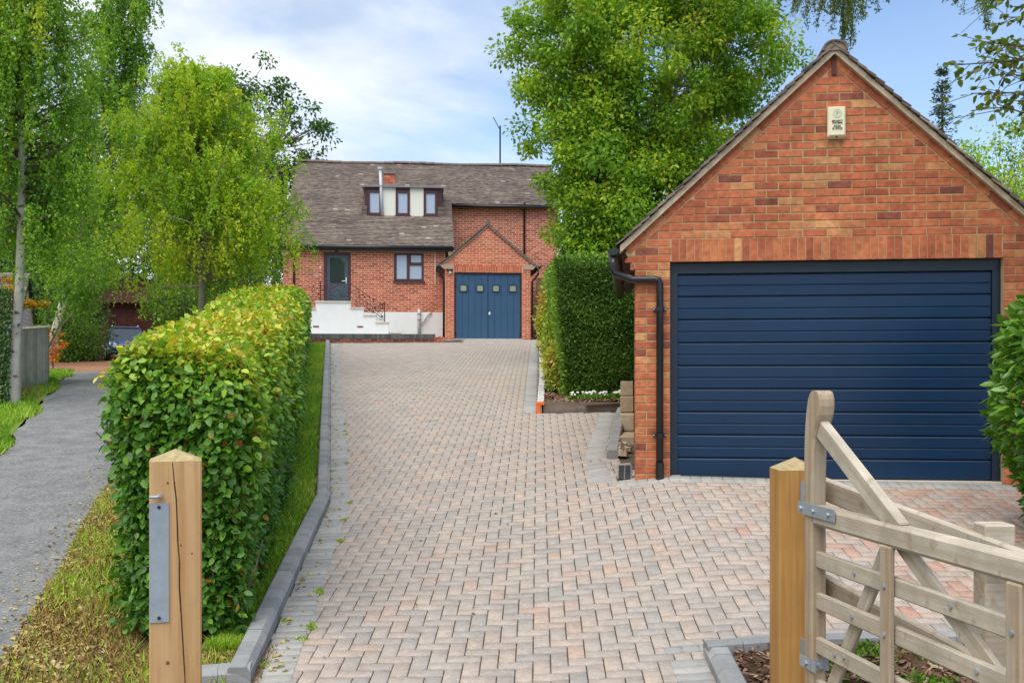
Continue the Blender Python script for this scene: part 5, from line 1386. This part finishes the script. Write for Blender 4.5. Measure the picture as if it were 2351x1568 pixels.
# nearest birch on the verge, with ivy up its trunk
T1 = birch('birch_tree', (bx(22, 16.6), 16.6, G(bx(22, 16.6), 16.6) - .05), 10.5, lambda t: 1.5 * (1 - .42 * t), lf_birch, bk_birch, .085, 230, 12, 46, .060, 'tall weeping silver birch with a white trunk and ivy on the grass verge', 1.45, (.12, .3), .27)
iv = None
n = 2600; hh_ = rng.random(n) ** 1.3 * 1.9; aa = rng.uniform(1.6, 5.4, n)
P = np.stack([np.cos(aa) * (.10 + .10 * rng.random(n)) - .06 + .02 * hh_, np.sin(aa) * (.10 + .08 * rng.random(n)), hh_], 1)
leaves('ivy', P, .055, rng.random(n), lf_ivy, T1, rng.normal(0, .5, (n, 3)) + np.array((0, 0, -.6)), P * np.array((1, 1, 0)) + rng.normal(0, .3, (n, 3)) * .1)
birch('birch_tree', (-12.3, 27.5, G(-12.3, 27.5)), 10.0, lambda t: (2.1 - 1.35 * t), lf_birch, bk_birch, .13, 140, 11, 34, .085, 'tall feathery birch rising behind the nearer birch, its thin top against the clouds', 1.7, (2.3, .2), .30, tbias=-.06)
birch('birch_tree', (-6.35, 21.0, G(-6.35, 21) - .1), 6.3, lambda t: 2.1 * math.sin(min(1, max(.0, t - .02) * 1.10) * math.pi) ** .5 if t < .84 else 1.5 * (1.08 - t) / .24, lf_bright, bk_pale, .10, 210, 14, 38, .068, 'bright yellow-green birch with a pale trunk between the lane and the hedge', .90, (.05, .0), .32, tbias=.06)

def cluster_tree(name, base, centres, rad_, nper, lsize, mat, bark, label, rt_, stems=1, group=None, tone=(.5, .2), cat='tree', D=None, trunk_top=None, thin=1.0, quad=False, zs=1.0):
    root = empty(name, base, 0, label, cat, group); base = np.array(base, float)
    C = np.asarray(centres, float) - base; tk = MB(); bm_ = MB()
    hgt = C[:, 2].max(); mid_ = np.array((C[:, 0].mean(), C[:, 1].mean(), C[:, 2].min() * .5 + C[:, 2].mean() * .5)) if trunk_top is None else np.array(trunk_top) - base
    tips = []
    for s_ in range(stems):
        q = np.array((0, 0, -.1)) if stems == 1 else np.array((rng.normal(0, .12), rng.normal(0, .12), -.1))
        tgt = mid_ if stems == 1 else C[rng.integers(len(C))] * np.array((.62, .62, 1)) ; tgt = np.array((tgt[0], tgt[1], max(tgt[2], hgt * (.35 if stems == 1 else .7))))
        tips.append(np.array(branchy(tk, q, tgt, rt_ * (1 if stems == 1 else rng.uniform(.5, .9)), rt_ * .25, .06, 8, 8)))
    tips = np.concatenate(tips)
    for c in C:
        d = np.linalg.norm((tips - c) * np.array((1, 1, .75)), axis=1) + (tips[:, 2] > c[2]) * 1.0
        branchy(bm_, tips[np.argmin(d)], c, rt_ * .18, .006, .12, 4, 5)
    tk.build('trunk', bark, root, smooth=True); bm_.build('branches', bark, root)
    n = len(C) * nper; idx = np.repeat(np.arange(len(C)), nper)
    off = rng.normal(size=(n, 3)); off = unit(off) * (rng.random(n) ** .5)[:, None] * rad_ * rng.uniform(.6, 1.25, len(C))[idx][:, None]; off[:, 2] *= .75 * zs
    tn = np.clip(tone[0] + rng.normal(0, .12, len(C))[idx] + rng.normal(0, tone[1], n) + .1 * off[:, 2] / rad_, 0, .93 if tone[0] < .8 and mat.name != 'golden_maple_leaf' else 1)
    Dr = off / rad_ + rng.normal(0, .7, (n, 3)) + np.array((0, 0, -.5)) if D is None else D + rng.normal(0, .5, (n, 3))
    keep_ = rng.random(n) < thin
    leaves('crown', (C[idx] + off)[keep_], (lsize * rng.uniform(.6, 1.25, n))[keep_], tn[keep_], mat, root, Dr[keep_], rng.normal(0, .6, (keep_.sum(), 3)) + np.array((0, 0, .8)), quad=quad)
    return root
def blob(n, c, r, ph=0.0, lim=-.25, surf=.45):
    """cluster centres in an uneven ellipsoid, more of them near its skin"""
    o_ = []
    while len(o_) < n:
        p = unit(rng.normal(size=(200, 3))) * (surf + (1 - surf) * rng.random((200, 1)) ** .6)
        k = wob(p * 2.2, 1.6, ph); p = p * (1 + .16 * k)[:, None]
        p = p[wob(p * 3.1, 1.7, ph + 3) > lim]; o_ += list(np.array(c) + p * np.array(r))
    return np.array(o_[:n])
C = np.concatenate([blob(16, (bx(150, 20), 20.6, 4.6), (.75, .6, 1.2), 1.), blob(14, (bx(190, 22), 22, 4.1), (.6, .6, .7), 2.), blob(10, (bx(158, 19), 19.5, 3.3), (.45, .4, .7), 4.)])
cluster_tree('birch_sapling', (-10.0, 21.6, G(-10.0, 21.6)), C, .42, 170, .085, lf_birch, bk_pale, 'young leafy birch whose foliage hangs over the lane beyond the boarded fence', .05, tone=(.42, .2), zs=1.5)
# big multi-stemmed hornbeam behind the yew hedge
C = np.concatenate([blob(180, (3.05, 23.6, 8.6), (3.0, 2.2, 3.3), 1.0), blob(150, (3.1, 23.3, 5.2), (2.5, 2.0, 2.6), 2.0), blob(60, (1.35, 23.0, 8.3), (1.5, 1.5, 2.6), 6.5, -.6), blob(60, (2.0, 22.8, 5.7), (1.5, 1.2, 2.1), 7.5, -.6), blob(45, (3.6, 23.6, 10.9), (2.5, 1.6, 1.2), 8.5, -.6), blob(70, (2.15, 22.8, 6.5), (1.7, 1.5, 2.9), 3.0), blob(40, (4.9, 23.5, 9.2), (1.6, 1.5, 1.6), 4.), blob(30, (2.1, 22.5, 3.9), (1.0, 1.0, 1.3), 5.)])
C = C[C[:, 0] >= np.interp(C[:, 2], [4.0, 4.6, 6.2, 8.6, 11], [1.45, 1.15, .55, -.15, .1])]
cluster_tree('hornbeam_tree', (2.9, 23.6, G(2.9, 23.6)), C, .52, 270, .104, lf_horn, bk_pale, 'large bright green multi-stemmed hornbeam between the house and the near garage', .12, 9, tone=(.54, .17))
# sparse dark tree beyond the house roof, left
C = blob(85, (-10.5, 45, 12.6), (2.5, 2, 2.9), 2.2, -.05, .5)
cluster_tree('walnut_tree', (-12.0, 46, G(-12, 46)), C, .62, 72, .18, lf_dark, bk_brown, 'open dark-leaved tree behind the birches left of the house roof', .16, 4, tone=(.6, .2), trunk_top=(-11.5, 45.5, 10.5))
C = blob(60, (-11.7, 44, 6.6), (2.8, 2.6, 3.7), 4.2)
cluster_tree('green_tree', (-11.7, 44, G(-11.7, 44)), C, 1.0, 150, .16, lf_mid, bk_brown, 'dense mid green tree in front of the house gable end, behind the bright birch', .18, tone=(.45, .2))
C = blob(18, (-10.2, 46.5, 9.8), (.9, 1, 1.2), 1.2)
cluster_tree('plum_tree', (-10.4, 46.5, G(-10.4, 46.5)), C, .7, 70, .14, lf_purple, bk_brown, 'purple-leaved plum showing beside the left edge of the house roof', .12, tone=(.5, .25))
# shady evergreens and shrubs under the birches
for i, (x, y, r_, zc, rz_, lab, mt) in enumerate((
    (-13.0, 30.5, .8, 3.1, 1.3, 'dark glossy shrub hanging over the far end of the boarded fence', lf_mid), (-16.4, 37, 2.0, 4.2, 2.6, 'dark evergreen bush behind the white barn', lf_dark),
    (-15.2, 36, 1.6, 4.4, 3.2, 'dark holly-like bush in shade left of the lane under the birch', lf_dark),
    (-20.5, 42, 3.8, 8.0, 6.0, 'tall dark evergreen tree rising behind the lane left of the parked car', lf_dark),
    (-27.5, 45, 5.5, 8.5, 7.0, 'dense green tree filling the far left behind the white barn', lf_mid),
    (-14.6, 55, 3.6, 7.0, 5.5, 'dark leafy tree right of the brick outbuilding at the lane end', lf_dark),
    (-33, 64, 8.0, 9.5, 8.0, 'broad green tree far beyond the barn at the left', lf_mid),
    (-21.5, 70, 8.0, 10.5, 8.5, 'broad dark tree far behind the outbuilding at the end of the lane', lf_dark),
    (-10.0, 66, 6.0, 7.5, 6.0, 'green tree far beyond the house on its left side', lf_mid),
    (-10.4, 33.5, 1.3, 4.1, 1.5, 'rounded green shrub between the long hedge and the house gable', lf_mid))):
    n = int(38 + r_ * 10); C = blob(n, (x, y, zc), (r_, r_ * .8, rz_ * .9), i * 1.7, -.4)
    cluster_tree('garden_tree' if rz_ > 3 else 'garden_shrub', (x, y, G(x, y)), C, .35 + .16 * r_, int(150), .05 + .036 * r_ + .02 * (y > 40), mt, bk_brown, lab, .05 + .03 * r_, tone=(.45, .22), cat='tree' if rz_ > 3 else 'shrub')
# orange and gold maples near the fence end and barn
C = np.concatenate([blob(16, (-13.8, 28.5, 4.05), (.38, .4, .45), 1.), blob(8, (-13.05, 28.5, 3.75), (.45, .3, .07), 2.), blob(6, (-13.9, 28.4, 3.3), (.4, .3, .12), 2.5)])
cluster_tree('golden_maple', (-13.7, 28.6, G(-13.7, 28.6)), C, .15, 110, .07, lf_maple, bk_brown, 'small golden orange maple in front of the white barn', .05, tone=(.45, .22), zs=.6)
C = blob(7, (-11.2, 25.5, 2.55), (.28, .2, .45), 1.)
cluster_tree('red_leaved_shrub', (-11.2, 25.5, G(-11.2, 25.5)), C, .17, 45, .09, lf_maple, bk_brown, 'few orange-red leaves on a thin shrub at the end of the boarded fence', .02, tone=(.9, .12), cat='shrub')

# yew hedge block
yh = empty('yew_hedge', (0, 0, 0), 0, 'tall square clipped dark yew hedge block beside the near garage', 'hedge')
YX0, YX1, YY0, YY1 = .66, 2.7, 16.1, 20.6
zb0 = G(1.2, 16.5) + .12; zt0 = 3.50
V = []
for (dx, z) in ((.30, zb0 - .3), (.24, zb0 + .4), (.12, zt0 - .4), (.20, zt0 - .12), (.40, zt0 - .08)):
    sl2 = lambda y: .04 * (y - YY0) if z > 2.5 else .08 * (y - YY0)
    V += [(YX0 + dx, YY0 + dx, z), (YX1 - .1, YY0 + dx, z), (YX1 - .1, YY1 - dx, z + .3), (YX0 + dx + .1, YY1 - dx, z + .3)]
b = MB(); b.add(V, [(i * 4 + k, i * 4 + (k + 1) % 4, (i + 1) * 4 + (k + 1) % 4, (i + 1) * 4 + k) for i in range(4) for k in range(4)] + [(16, 17, 18, 19)]); b.build('shaded_core', m_twig, yh)
def yew(n, face):
    u, h = rng.random(n), rng.random(n)
    batter = .17 * (1 - h)
    if face == 'front': x = YX0 + batter + u * (YX1 - YX0 - batter); P = np.stack([x, YY0 + .10 * (1 - h) + .15 * np.clip((h - .93) / .07, 0, 1) ** 2, zb0 + .02 + h * (zt0 - zb0)], 1); N_ = np.tile((0, -1, .1), (n, 1))
    elif face == 'left': P = np.stack([YX0 + batter + .04 * u + .12 * np.clip((h - .93) / .07, 0, 1) ** 2, YY0 + u * (YY1 - YY0), zb0 + .02 + h * (zt0 - zb0) + .25 * u], 1); N_ = np.tile((-1, 0, .1), (n, 1))
    else: P = np.stack([YX0 + u * (YX1 - YX0), YY0 + h * (YY1 - YY0), zt0 + .25 * h - .05 * (u < .05)], 1); N_ = np.tile((0, 0, 1.), (n, 1))
    return P, N_.astype(float)
PP, NN, TT = [], [], []
for f_, n, tb_ in (('front', 30000, .36), ('left', 24000, .74), ('top', 14000, .66)):  # leaf tone per face paints a dim front, bright left side and top
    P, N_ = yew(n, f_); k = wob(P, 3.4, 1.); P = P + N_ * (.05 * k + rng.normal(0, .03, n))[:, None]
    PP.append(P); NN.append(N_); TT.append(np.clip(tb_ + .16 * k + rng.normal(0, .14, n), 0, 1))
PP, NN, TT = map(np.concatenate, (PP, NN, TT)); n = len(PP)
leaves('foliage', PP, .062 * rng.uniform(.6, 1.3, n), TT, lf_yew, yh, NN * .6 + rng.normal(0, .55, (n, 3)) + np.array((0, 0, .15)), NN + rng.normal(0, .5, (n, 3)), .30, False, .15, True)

# variegated shrubs along the bed edge
def shrub(name, x, y, hgt, r_, n, ls, mat, label, tone, stuff=False, cat='shrub', group=None):
    root = empty(name, (x, y, G(x, y) + .1), 0, label, cat, group)
    b = MB()
    for i in range(9): a = rng.uniform(0, 6.28); branchy(b, (0, 0, 0), (math.cos(a) * r_ * .7, math.sin(a) * r_ * .7, hgt * rng.uniform(.5, .95)), .012, .004, .2, 4, 5)
    b.build('stems', bk_brown, root)
    C = unit(rng.normal(size=(n // 9, 3))) * (rng.random((n // 9, 1)) ** .35); C = C * np.array((r_, r_, hgt * .52)) + np.array((0, 0, hgt * .52))
    idx = np.repeat(np.arange(len(C)), 9); P = C[idx] + rng.normal(0, .03, (len(idx), 3)); P[:, 2] = np.maximum(P[:, 2], .02)
    T = np.clip(tone + .3 * wob(C, 2.4, x * 3 + y)[idx] + rng.normal(0, .12, len(idx)), 0, 1)
    out_ = unit(P - np.array((0, 0, hgt * .4)))
    leaves('foliage', P, ls * rng.uniform(.6, 1.3, len(P)), T, mat, root, out_ * .5 + rng.normal(0, .6, P.shape), rng.normal(0, .5, P.shape) + out_ * .5 + np.array((0, 0, .5)), .42)
    return root
for i, (x, y, h_, r_, tn, lab) in enumerate(((.78, 16.9, .85, .26, .50, 'low yellow-green pieris shrub nearest the sleeper corner of the bed'), (.84, 18.5, 1.25, .34, .60, 'yellow-green pieris shrub against the lit side of the yew hedge'), (.90, 20.6, 1.7, .40, .74, 'tallish pieris shrub with orange new leaves along the paving edge'), (1.05, 23.4, 1.9, .48, .55, 'bushy pale green pieris shrub halfway to the house'), (1.22, 27.5, 1.6, .5, .5, 'far pale green shrub near the annexe corner of the house'))):
    shrub('pieris_shrub', x, y, h_, r_, 3600, .075 + .012 * i, lf_shrub, lab, tn, group='variegated shrubs along the paving edge')
# white bedding flowers behind the sleeper
m_pet = mk('white_petal', (.82, .82, .80), .6, .2, trans=.25); m_eye = mk('yellow_flower_eye', (.7, .5, .05), .6)
FL = ['white bedding flower plant nearest the orange end of the bed edging', 'second white bedding flower plant from the orange end of the edging', 'white bedding flower plant set slightly back in the middle of the row', 'white bedding flower plant right of the middle close to the timber sleeper', 'last white flower of the front row, nearest the stepped block wall', 'white flower plant standing back beside the block wall behind the front row']
for i, (x, y) in enumerate(((.92, 15.75), (1.12, 15.72), (1.24, 15.85), (1.38, 15.7), (1.56, 15.72), (1.68, 15.95))):
    z = G(x, y) + .13
    rt2 = empty('white_flower_plant', (x, y, z), 0, 'small white bedding flower plant in the bark behind the grey timber sleeper', 'flower', 'white bedding flowers behind the sleeper'); rt2['label'] = FL[i]
    n = 90; P = rng.normal(0, 1, (n, 3)) * np.array((.055, .05, .02)) + np.array((0, 0, .045))
    leaves('foliage', P, .055, np.clip(rng.normal(.55, .2, n), 0, 1), lf_mid, rt2, rng.normal(0, .6, (n, 3)) + np.array((0, 0, .5)))
    for k in range(7):
        a, q = rng.uniform(0, 6.28), rng.uniform(.01, .085); fx, fy_, fz = math.cos(a) * q, math.sin(a) * q - .02, .095 + rng.uniform(-.01, .035)
        b = MB(); nn_ = Vector((rng.normal(0, .3), -.7, .7)).normalized(); e1 = nn_.orthogonal().normalized(); e2 = nn_.cross(e1)
        for j in range(5):
            c0, c1, cm = [2 * math.pi * (j + d_) / 5 for d_ in (-.45, .45, 0)]; R2 = .020
            b.add([Vector((0, 0, 0)), (e1 * math.cos(c0) + e2 * math.sin(c0)) * R2 * .8 + nn_ * .004, (e1 * math.cos(cm) + e2 * math.sin(cm)) * R2 * 1.1 + nn_ * .006, (e1 * math.cos(c1) + e2 * math.sin(c1)) * R2 * .8 + nn_ * .004], [(0, 1, 2), (0, 2, 3)])
        b.build('flower', m_pet, rt2, (fx, fy_, fz))

# laurel at the right edge of the garage apron
la = empty('laurel_bush', (4.53, 7.9, G(4.4, 7.9)), 0, 'glossy large-leaved laurel bush at the right end of the garage door', 'bush')
n = 5200; hgt = rng.random(n) * 2.05 + .05
lx = np.interp(hgt, [0, .3, .7, 1.1, 1.7, 2.1], [.42, .58, .74, .86, .72, .35]); aa = rng.uniform(math.pi * .55, math.pi * 1.75, n); rr_ = (1 - .45 * rng.random(n) ** 2.2)
P = np.stack([np.cos(aa) * lx * rr_, np.sin(aa) * lx * .95 * rr_, hgt - .0], 1); k = wob(P, 3.5, 2.); P[:, :2] *= (1 + .12 * k)[:, None]
N_ = unit(np.stack([np.cos(aa), np.sin(aa), .35 + 0 * aa], 1)); Dl = unit(N_ * .5 + rng.normal(0, .5, (n, 3)) + np.array((-.1, -.1, -.25))); N2 = unit(N_ + rng.normal(0, .4, (n, 3)) + np.array((0, 0, .5)))
T = np.clip(.45 + .2 * k + rng.normal(0, .16, n), 0, 1); sz = .115 * rng.uniform(.6, 1.2, n)
big = np.argsort((np.cos(aa) > .1) * 2 + (1 - rr_) * 3 + (np.sin(aa) > .1) * 1.5 - sz * 4)[:280]; msk = np.ones(n, bool); msk[big] = False
leaves('foliage', P[msk], sz[msk], T[msk], lf_laurel, la, Dl[msk], N2[msk], .46, True, .16, True)
leafobj(P[big], Dl[big], N2[big], sz[big], T[big], lf_laurel, la, .46, .16)
b = MB()
for i in range(7): a = rng.uniform(2, 5.4); branchy(b, (rng.normal(0, .08), rng.normal(0, .08), -.1), (math.cos(a) * .5, math.sin(a) * .5, rng.uniform(1.0, 1.9)), .025, .008, .1, 5, 6)
b.build('stems', bk_brown, la)

# overhanging branches at the top right, from trees just outside the view
be = empty('beech_tree', (6.6, 8.6, G(6.6, 8.6)), 0, 'beech tree whose leafy branches hang in at the top right', 'tree')
tk = MB(); tk.tube([(0, 0, -.1), (.05, 0, 1.5), (-.1, .1, 3.2), (.0, .1, 5.5)], [.16, .13, .11, .07], 9); 
LP, LT, LD = [], [], []
br2 = MB()
def spray(root_, br, tip, st, r0, nl, mats):
    pts = np.array(branchy(br, st, tip, r0, .004, .12, 7, 5))
    for k in range(nl):
        q = .35 + .65 * rng.random(); p = np.array([np.interp(q, np.linspace(0, 1, 7), pts[:, j]) for j in range(3)])
        tw = p + rng.normal(0, 1, 3) * np.array((.16, .16, .10)) + np.array((-.08, -.05, -.06)); br.tube([tuple(p), tuple(tw)], [.0035, .002], 4, cap=False)
        m = 5; s_ = rng.random(m); LP.append(p + (tw - p) * s_[:, None] + rng.normal(0, .012, (m, 3))); LT.append(np.clip(rng.normal(.40, .16, m), 0, .92)); LD.append((tw - p) * 3 + rng.normal(0, .5, (m, 3)) + np.array((-.15, 0, -.25)))
O_ = np.array((6.6, 8.6, G(6.6, 8.6)))
for (u, v, Y, nl) in ((2190, 150, 7.6, 46), (2250, 95, 7.8, 60), (2300, 40, 8.0, 70), (2230, 215, 7.5, 22), (2300, 170, 7.7, 55), (2290, 240, 7.4, 34), (2340, 290, 7.4, 26), (2360, 120, 7.8, 90), (2400, 200, 7.9, 90), (2390, 20, 8.1, 90), (2440, 100, 8.0, 80), (2330, -40, 8.2, 90), (2260, -50, 8.2, 70), (2340, 215, 7.5, 40)):
    tip = np.array(at(u, v, Y)) - O_; st_ = np.array((0.0, .1, min(5.3, tip[2] - .1 + .3 * rng.random())))
    spray(be, br2, tip, st_, .022, nl, None)
tk.build('trunk', bk_brown, be, smooth=True); br2.build('branches', bk_brown, be)
LP, LT, LD = map(np.concatenate, (LP, LT, LD))
lf_over = leafmat('overhead_beech_leaf', [(0, (0.058, 0.111, 0.018)), (.5, (0.143, 0.215, 0.023)), (.85, (0.286, 0.312, 0.033)), (1, (0.429, 0.338, 0.039))], .38)
leaves('crown', LP, .064 * rng.uniform(.7, 1.2, len(LP)), LT, lf_over, be, LD, rng.normal(0, .5, LP.shape) + np.array((0, 0, .8)), .60, True)
# drooping conifer-like sprays above the garage ridge
cy = empty('larch_tree', (7.4, 14.5, G(7.4, 14.5)), 0, 'drooping larch sprays hanging in above the garage ridge', 'tree')
tk = MB(); tk.tube([(0, 0, -.1), (0, 0, 5), (-.1, 0, 11)], [.2, .15, .06], 9); tk.build('trunk', bk_brown, cy, smooth=True)
O_ = np.array((7.4, 14.5, G(7.4, 14.5))); br2 = MB(); LP, LD, LT = [], [], []
for (u, v, Y, ln) in ((1945, -60, 11.2, .85), (1920, -60, 11.0, .50), (1958, -40, 11.3, .72), (1900, -50, 11.1, .42), (1870, -40, 11.3, .42), (1845, -30, 11.5, .38), (1830, -40, 11.2, .30), (1990, -40, 11.4, .52), (2005, -40, 11.2, .30), (1960, -50, 11.0, .42), (2230, -50, 10.8, .36), (2260, -60, 10.8, .56), (2210, -50, 11.0, .26), (1885, -60, 11.4, .62), (1935, -60, 11.4, .74), (1955, -60, 11.1, .80)):
    p = np.array(at(u, v, Y)) - O_; branchy(br2, (0, 0, min(10.5, p[2] + 3.2)), p + np.array((.25, 0, .35)), .03, .008, .03, 6, 5); branchy(br2, p + np.array((.25, 0, .35)), p, .01, .008, .03, 3, 5)
    for k in range(3):
        q = p + rng.normal(0, .05, 3); e = q + np.array((rng.normal(-.02, .07), rng.normal(0, .05), -ln * rng.uniform(.7, 1.05))); br2.tube([tuple(q), tuple((q + e) / 2 + rng.normal(0, .02, 3)), tuple(e)], [.006, .004, .002], 4, cap=False)
        m = int(230 * ln); s_ = rng.random(m); LP.append(q + (e - q) * s_[:, None] + rng.normal(0, .030, (m, 3)) * (1.15 - .7 * s_)[:, None]); LD.append(rng.normal(0, .6, (m, 3)) + np.array((0, 0, -.5))); LT.append(np.clip(rng.normal(.35, .2, m), 0, 1))
br2.build('branches', bk_brown, cy); LP, LD, LT = map(np.concatenate, (LP, LD, LT))
leaves('crown', LP, .042 * rng.uniform(.6, 1.3, len(LP)), LT, lf_over, cy, LD, None, .30)
# trees beyond the garage on the right
con = empty('conifer_tree', (14.2, 34.5, G(14, 34)), 0, 'narrow dark conifer spire behind the right slope of the garage roof', 'tree')
b = MB(); b.tube([(0, 0, 0), (0, 0, 8.6)], [.14, .02], 7); b.build('trunk', bk_brown, con); LP, LD = [], []
for i in range(170):
    z = 2.5 + 6.4 * rng.random() ** .9; R_ = .10 + .16 * (9.0 - z); a = rng.uniform(0, 6.28); m = 17; s_ = rng.random(m)
    LP.append(np.stack([math.cos(a) * R_ * s_, math.sin(a) * R_ * s_, z - .25 * R_ * s_ + .12 * s_ ** 2], 1) + rng.normal(0, .04, (m, 3))); LD.append(np.array((math.cos(a), math.sin(a), .1)) + rng.normal(0, .6, (m, 3)))
LP, LD = np.concatenate(LP), np.concatenate(LD); leaves('crown', LP, .13, rng.random(len(LP)), lf_con, con, LD, None, .32)
C = np.concatenate([blob(34, (14.2, 31, 7.4), (1.5, 1.5, 2.3), 1.), blob(26, (15.3, 31.5, 7.0), (1.5, 1.4, 2.2), 2.)])
cluster_tree('garden_tree', (15.4, 31.3, G(15.4, 31.3)), C, .62, 110, .13, lf_horn, bk_pale, 'loose green tree beside the dark conifer behind the garage roof', .12, tone=(.5, .2), thin=.8)
C = blob(26, (11.5, 24.5, 5.6), (1.3, 1.0, 1.5), 3.)
cluster_tree('garden_tree', (11.5, 24.5, G(11.5, 24.5)), C, .5, 150, .11, lf_bright, bk_brown, 'yellow-green leafy tree just behind the low right end of the garage roof', .1, tone=(.4, .2))

# --- grass, litter, weeds
def blades(name, P, h_, mat, tone, wdt=.006):
    n = len(P); a = rng.uniform(0, 6.28, n); q = np.stack([np.cos(a), np.sin(a), 0 * a], 1) * wdt; h_ = h_ * rng.uniform(.4, 1.3, n)
    ln = rng.normal(0, .45, (n, 2)); tip = P + np.stack([ln[:, 0] * h_, ln[:, 1] * h_, h_], 1)
    V = np.stack([P - q, P + q, tip], 1).reshape(-1, 3); F = np.arange(3 * n).reshape(-1, 3)
    o = link(fast_mesh(name, V, F, np.clip(tone, 0, 1), mat), name); o['kind'] = 'stuff'; return o
def grass_pts(n, xf, y0, y1, pw=1.6, off=.02):
    y = y0 + (y1 - y0) * rng.random(n) ** pw; a, c = xf(y); x = a + (c - a) * rng.random(n); return np.stack([x, y, gz(x, y) + off], 1)
P = grass_pts(46000, lambda y: (hedge_r(y) - .2, xl(y) - .15), 6.2, 31.3); k = wob(P, 1.3, 1.)
keep_ = (rng.random(len(P)) < np.clip(.75 + .5 * k, .15, 1)); P = P[keep_]
blades('grass', P, .055, m_blade, .42 + .25 * wob(P, 1.1, 4.) + rng.normal(0, .2, len(P)), .007)
P = grass_pts(52000, lambda y: (lane_l(y) - 3.2, lane_l(y) - .02 + .12 * np.sin(y * 2.1)), 8, 24, 1.3); k = wob(P, .8, 2.)
blades('grass', P, .075, m_blade, .40 + .30 * k + rng.normal(0, .2, len(P)), .010)
def verge(n, pw=1.0):
    y = 4.6 + 6.5 * rng.random(n) ** 1.2; a, c = lane_r(y) - .10, np.where(y < 6.2, -1.55, hedge_l(y) + .15); x = a + (c - a) * rng.random(n) ** pw; return np.stack([x, y, gz(x, y) + .002], 1)
P = verge(13000, .8); k = wob(P, 2.2, 3.); sel = rng.random(len(P)) < np.clip(.5 + .5 * k, .15, 1)
blades('verge_straw', P[sel], .07, m_straw, .35 + rng.normal(0, .25, sel.sum()), .007)
P = verge(24000, .8); k = wob(P, 2.0, 7.); sel = rng.random(len(P)) < np.clip(.48 + .85 * k, .10, 1)
blades('verge_grass', P[sel], .07, m_blade, .62 + rng.normal(0, .25, sel.sum()), .006)
y = 5.6 + 1.3 * rng.random(9000); x = np.where(y < 6.3, -2.4 + 1.0 * rng.random(9000), hedge_r(y) - .1 + (xl(y) - .15 - hedge_r(y) + .1) * rng.random(9000)); P = np.stack([x, y, gz(x, y) - .02], 1)
blades('verge_straw', P, .05, m_straw, .3 + rng.normal(0, .25, 9000), .007)
P = np.concatenate([np.stack([rng.normal(-8.55, .28, 900), rng.normal(17.3, .5, 900), 0 * np.zeros(900)], 1)]); P[:, 2] = gz(P[:, 0], P[:, 1])
blades('dry_grass_heap', P, .17, m_straw, .75 + rng.normal(0, .1, 900), .010)
def litter(name, P, sz, tone): 
    n = len(P); return leaves(name, P, sz * rng.uniform(.6, 1.3, n), tone, m_dry, None, np.stack([rng.normal(size=n), rng.normal(size=n), rng.normal(0, .25, n)], 1), np.stack([rng.normal(0, .4, n), rng.normal(0, .4, n), np.ones(n)], 1), .6, False, .5, True)
P = verge(11000, 1.3); P[:, 2] += .012; litter('leaf_litter', P, .040, rng.random(len(P)))
y = 5.8 + 8 * rng.random(420) ** 1.5; x = lane_r(y) - np.abs(rng.normal(0, .22, 420)); litter('leaf_litter', np.stack([x, y, gz(x, y) + .018], 1), .036, rng.random(420))
y = 5.9 + 24 * rng.random(190) ** 1.4; x = xl(y) + .02 + np.abs(rng.normal(0, .07, 190)); litter('leaf_litter', np.stack([x, y, gz(x, y) + .012], 1), .045, .55 + .45 * rng.random(190))
y = 6 + 26 * rng.random(70); x = np.array([rng.uniform(float(xl(q)) + .3, .4 if q > 15 else .9) for q in y]); litter('leaf_litter', np.stack([x, y, gz(x, y) + .006], 1), .034, .4 * rng.random(70))
y = 5.9 + 9 * rng.random(17) ** 1.3; cxs = xl(y) + np.where(rng.random(17) < .6, .20, .02) + rng.normal(0, .012, 17)
P = np.concatenate([np.stack([np.full(40, a), np.full(40, c), 0 * np.ones(40)], 1) + rng.normal(0, 1, (40, 3)) * np.array((.016, .022, 0)) for a, c in zip(cxs, y)]); P[:, 2] = gz(P[:, 0], P[:, 1]) + .002
blades('joint_weeds', P, .022, m_blade, .55 + rng.normal(0, .2, len(P)), .006)
# weeds in the bark bed
P = np.concatenate([np.stack([rng.normal(a, .07, 260), rng.normal(c, .07, 260), np.zeros(260)], 1) for a, c in ((1.72, 5.6), (2.1, 5.3), (1.6, 5.2), (2.35, 5.65), (1.95, 5.75))]); P[:, 2] = gz(P[:, 0], P[:, 1]) + .04
leaves('bed_weeds', P + np.array((0, 0, .03)) * rng.random((len(P), 1)), .035, rng.random(len(P)), lf_mid, None, rng.normal(0, .6, P.shape) + np.array((0, 0, .6)), stuff=True)
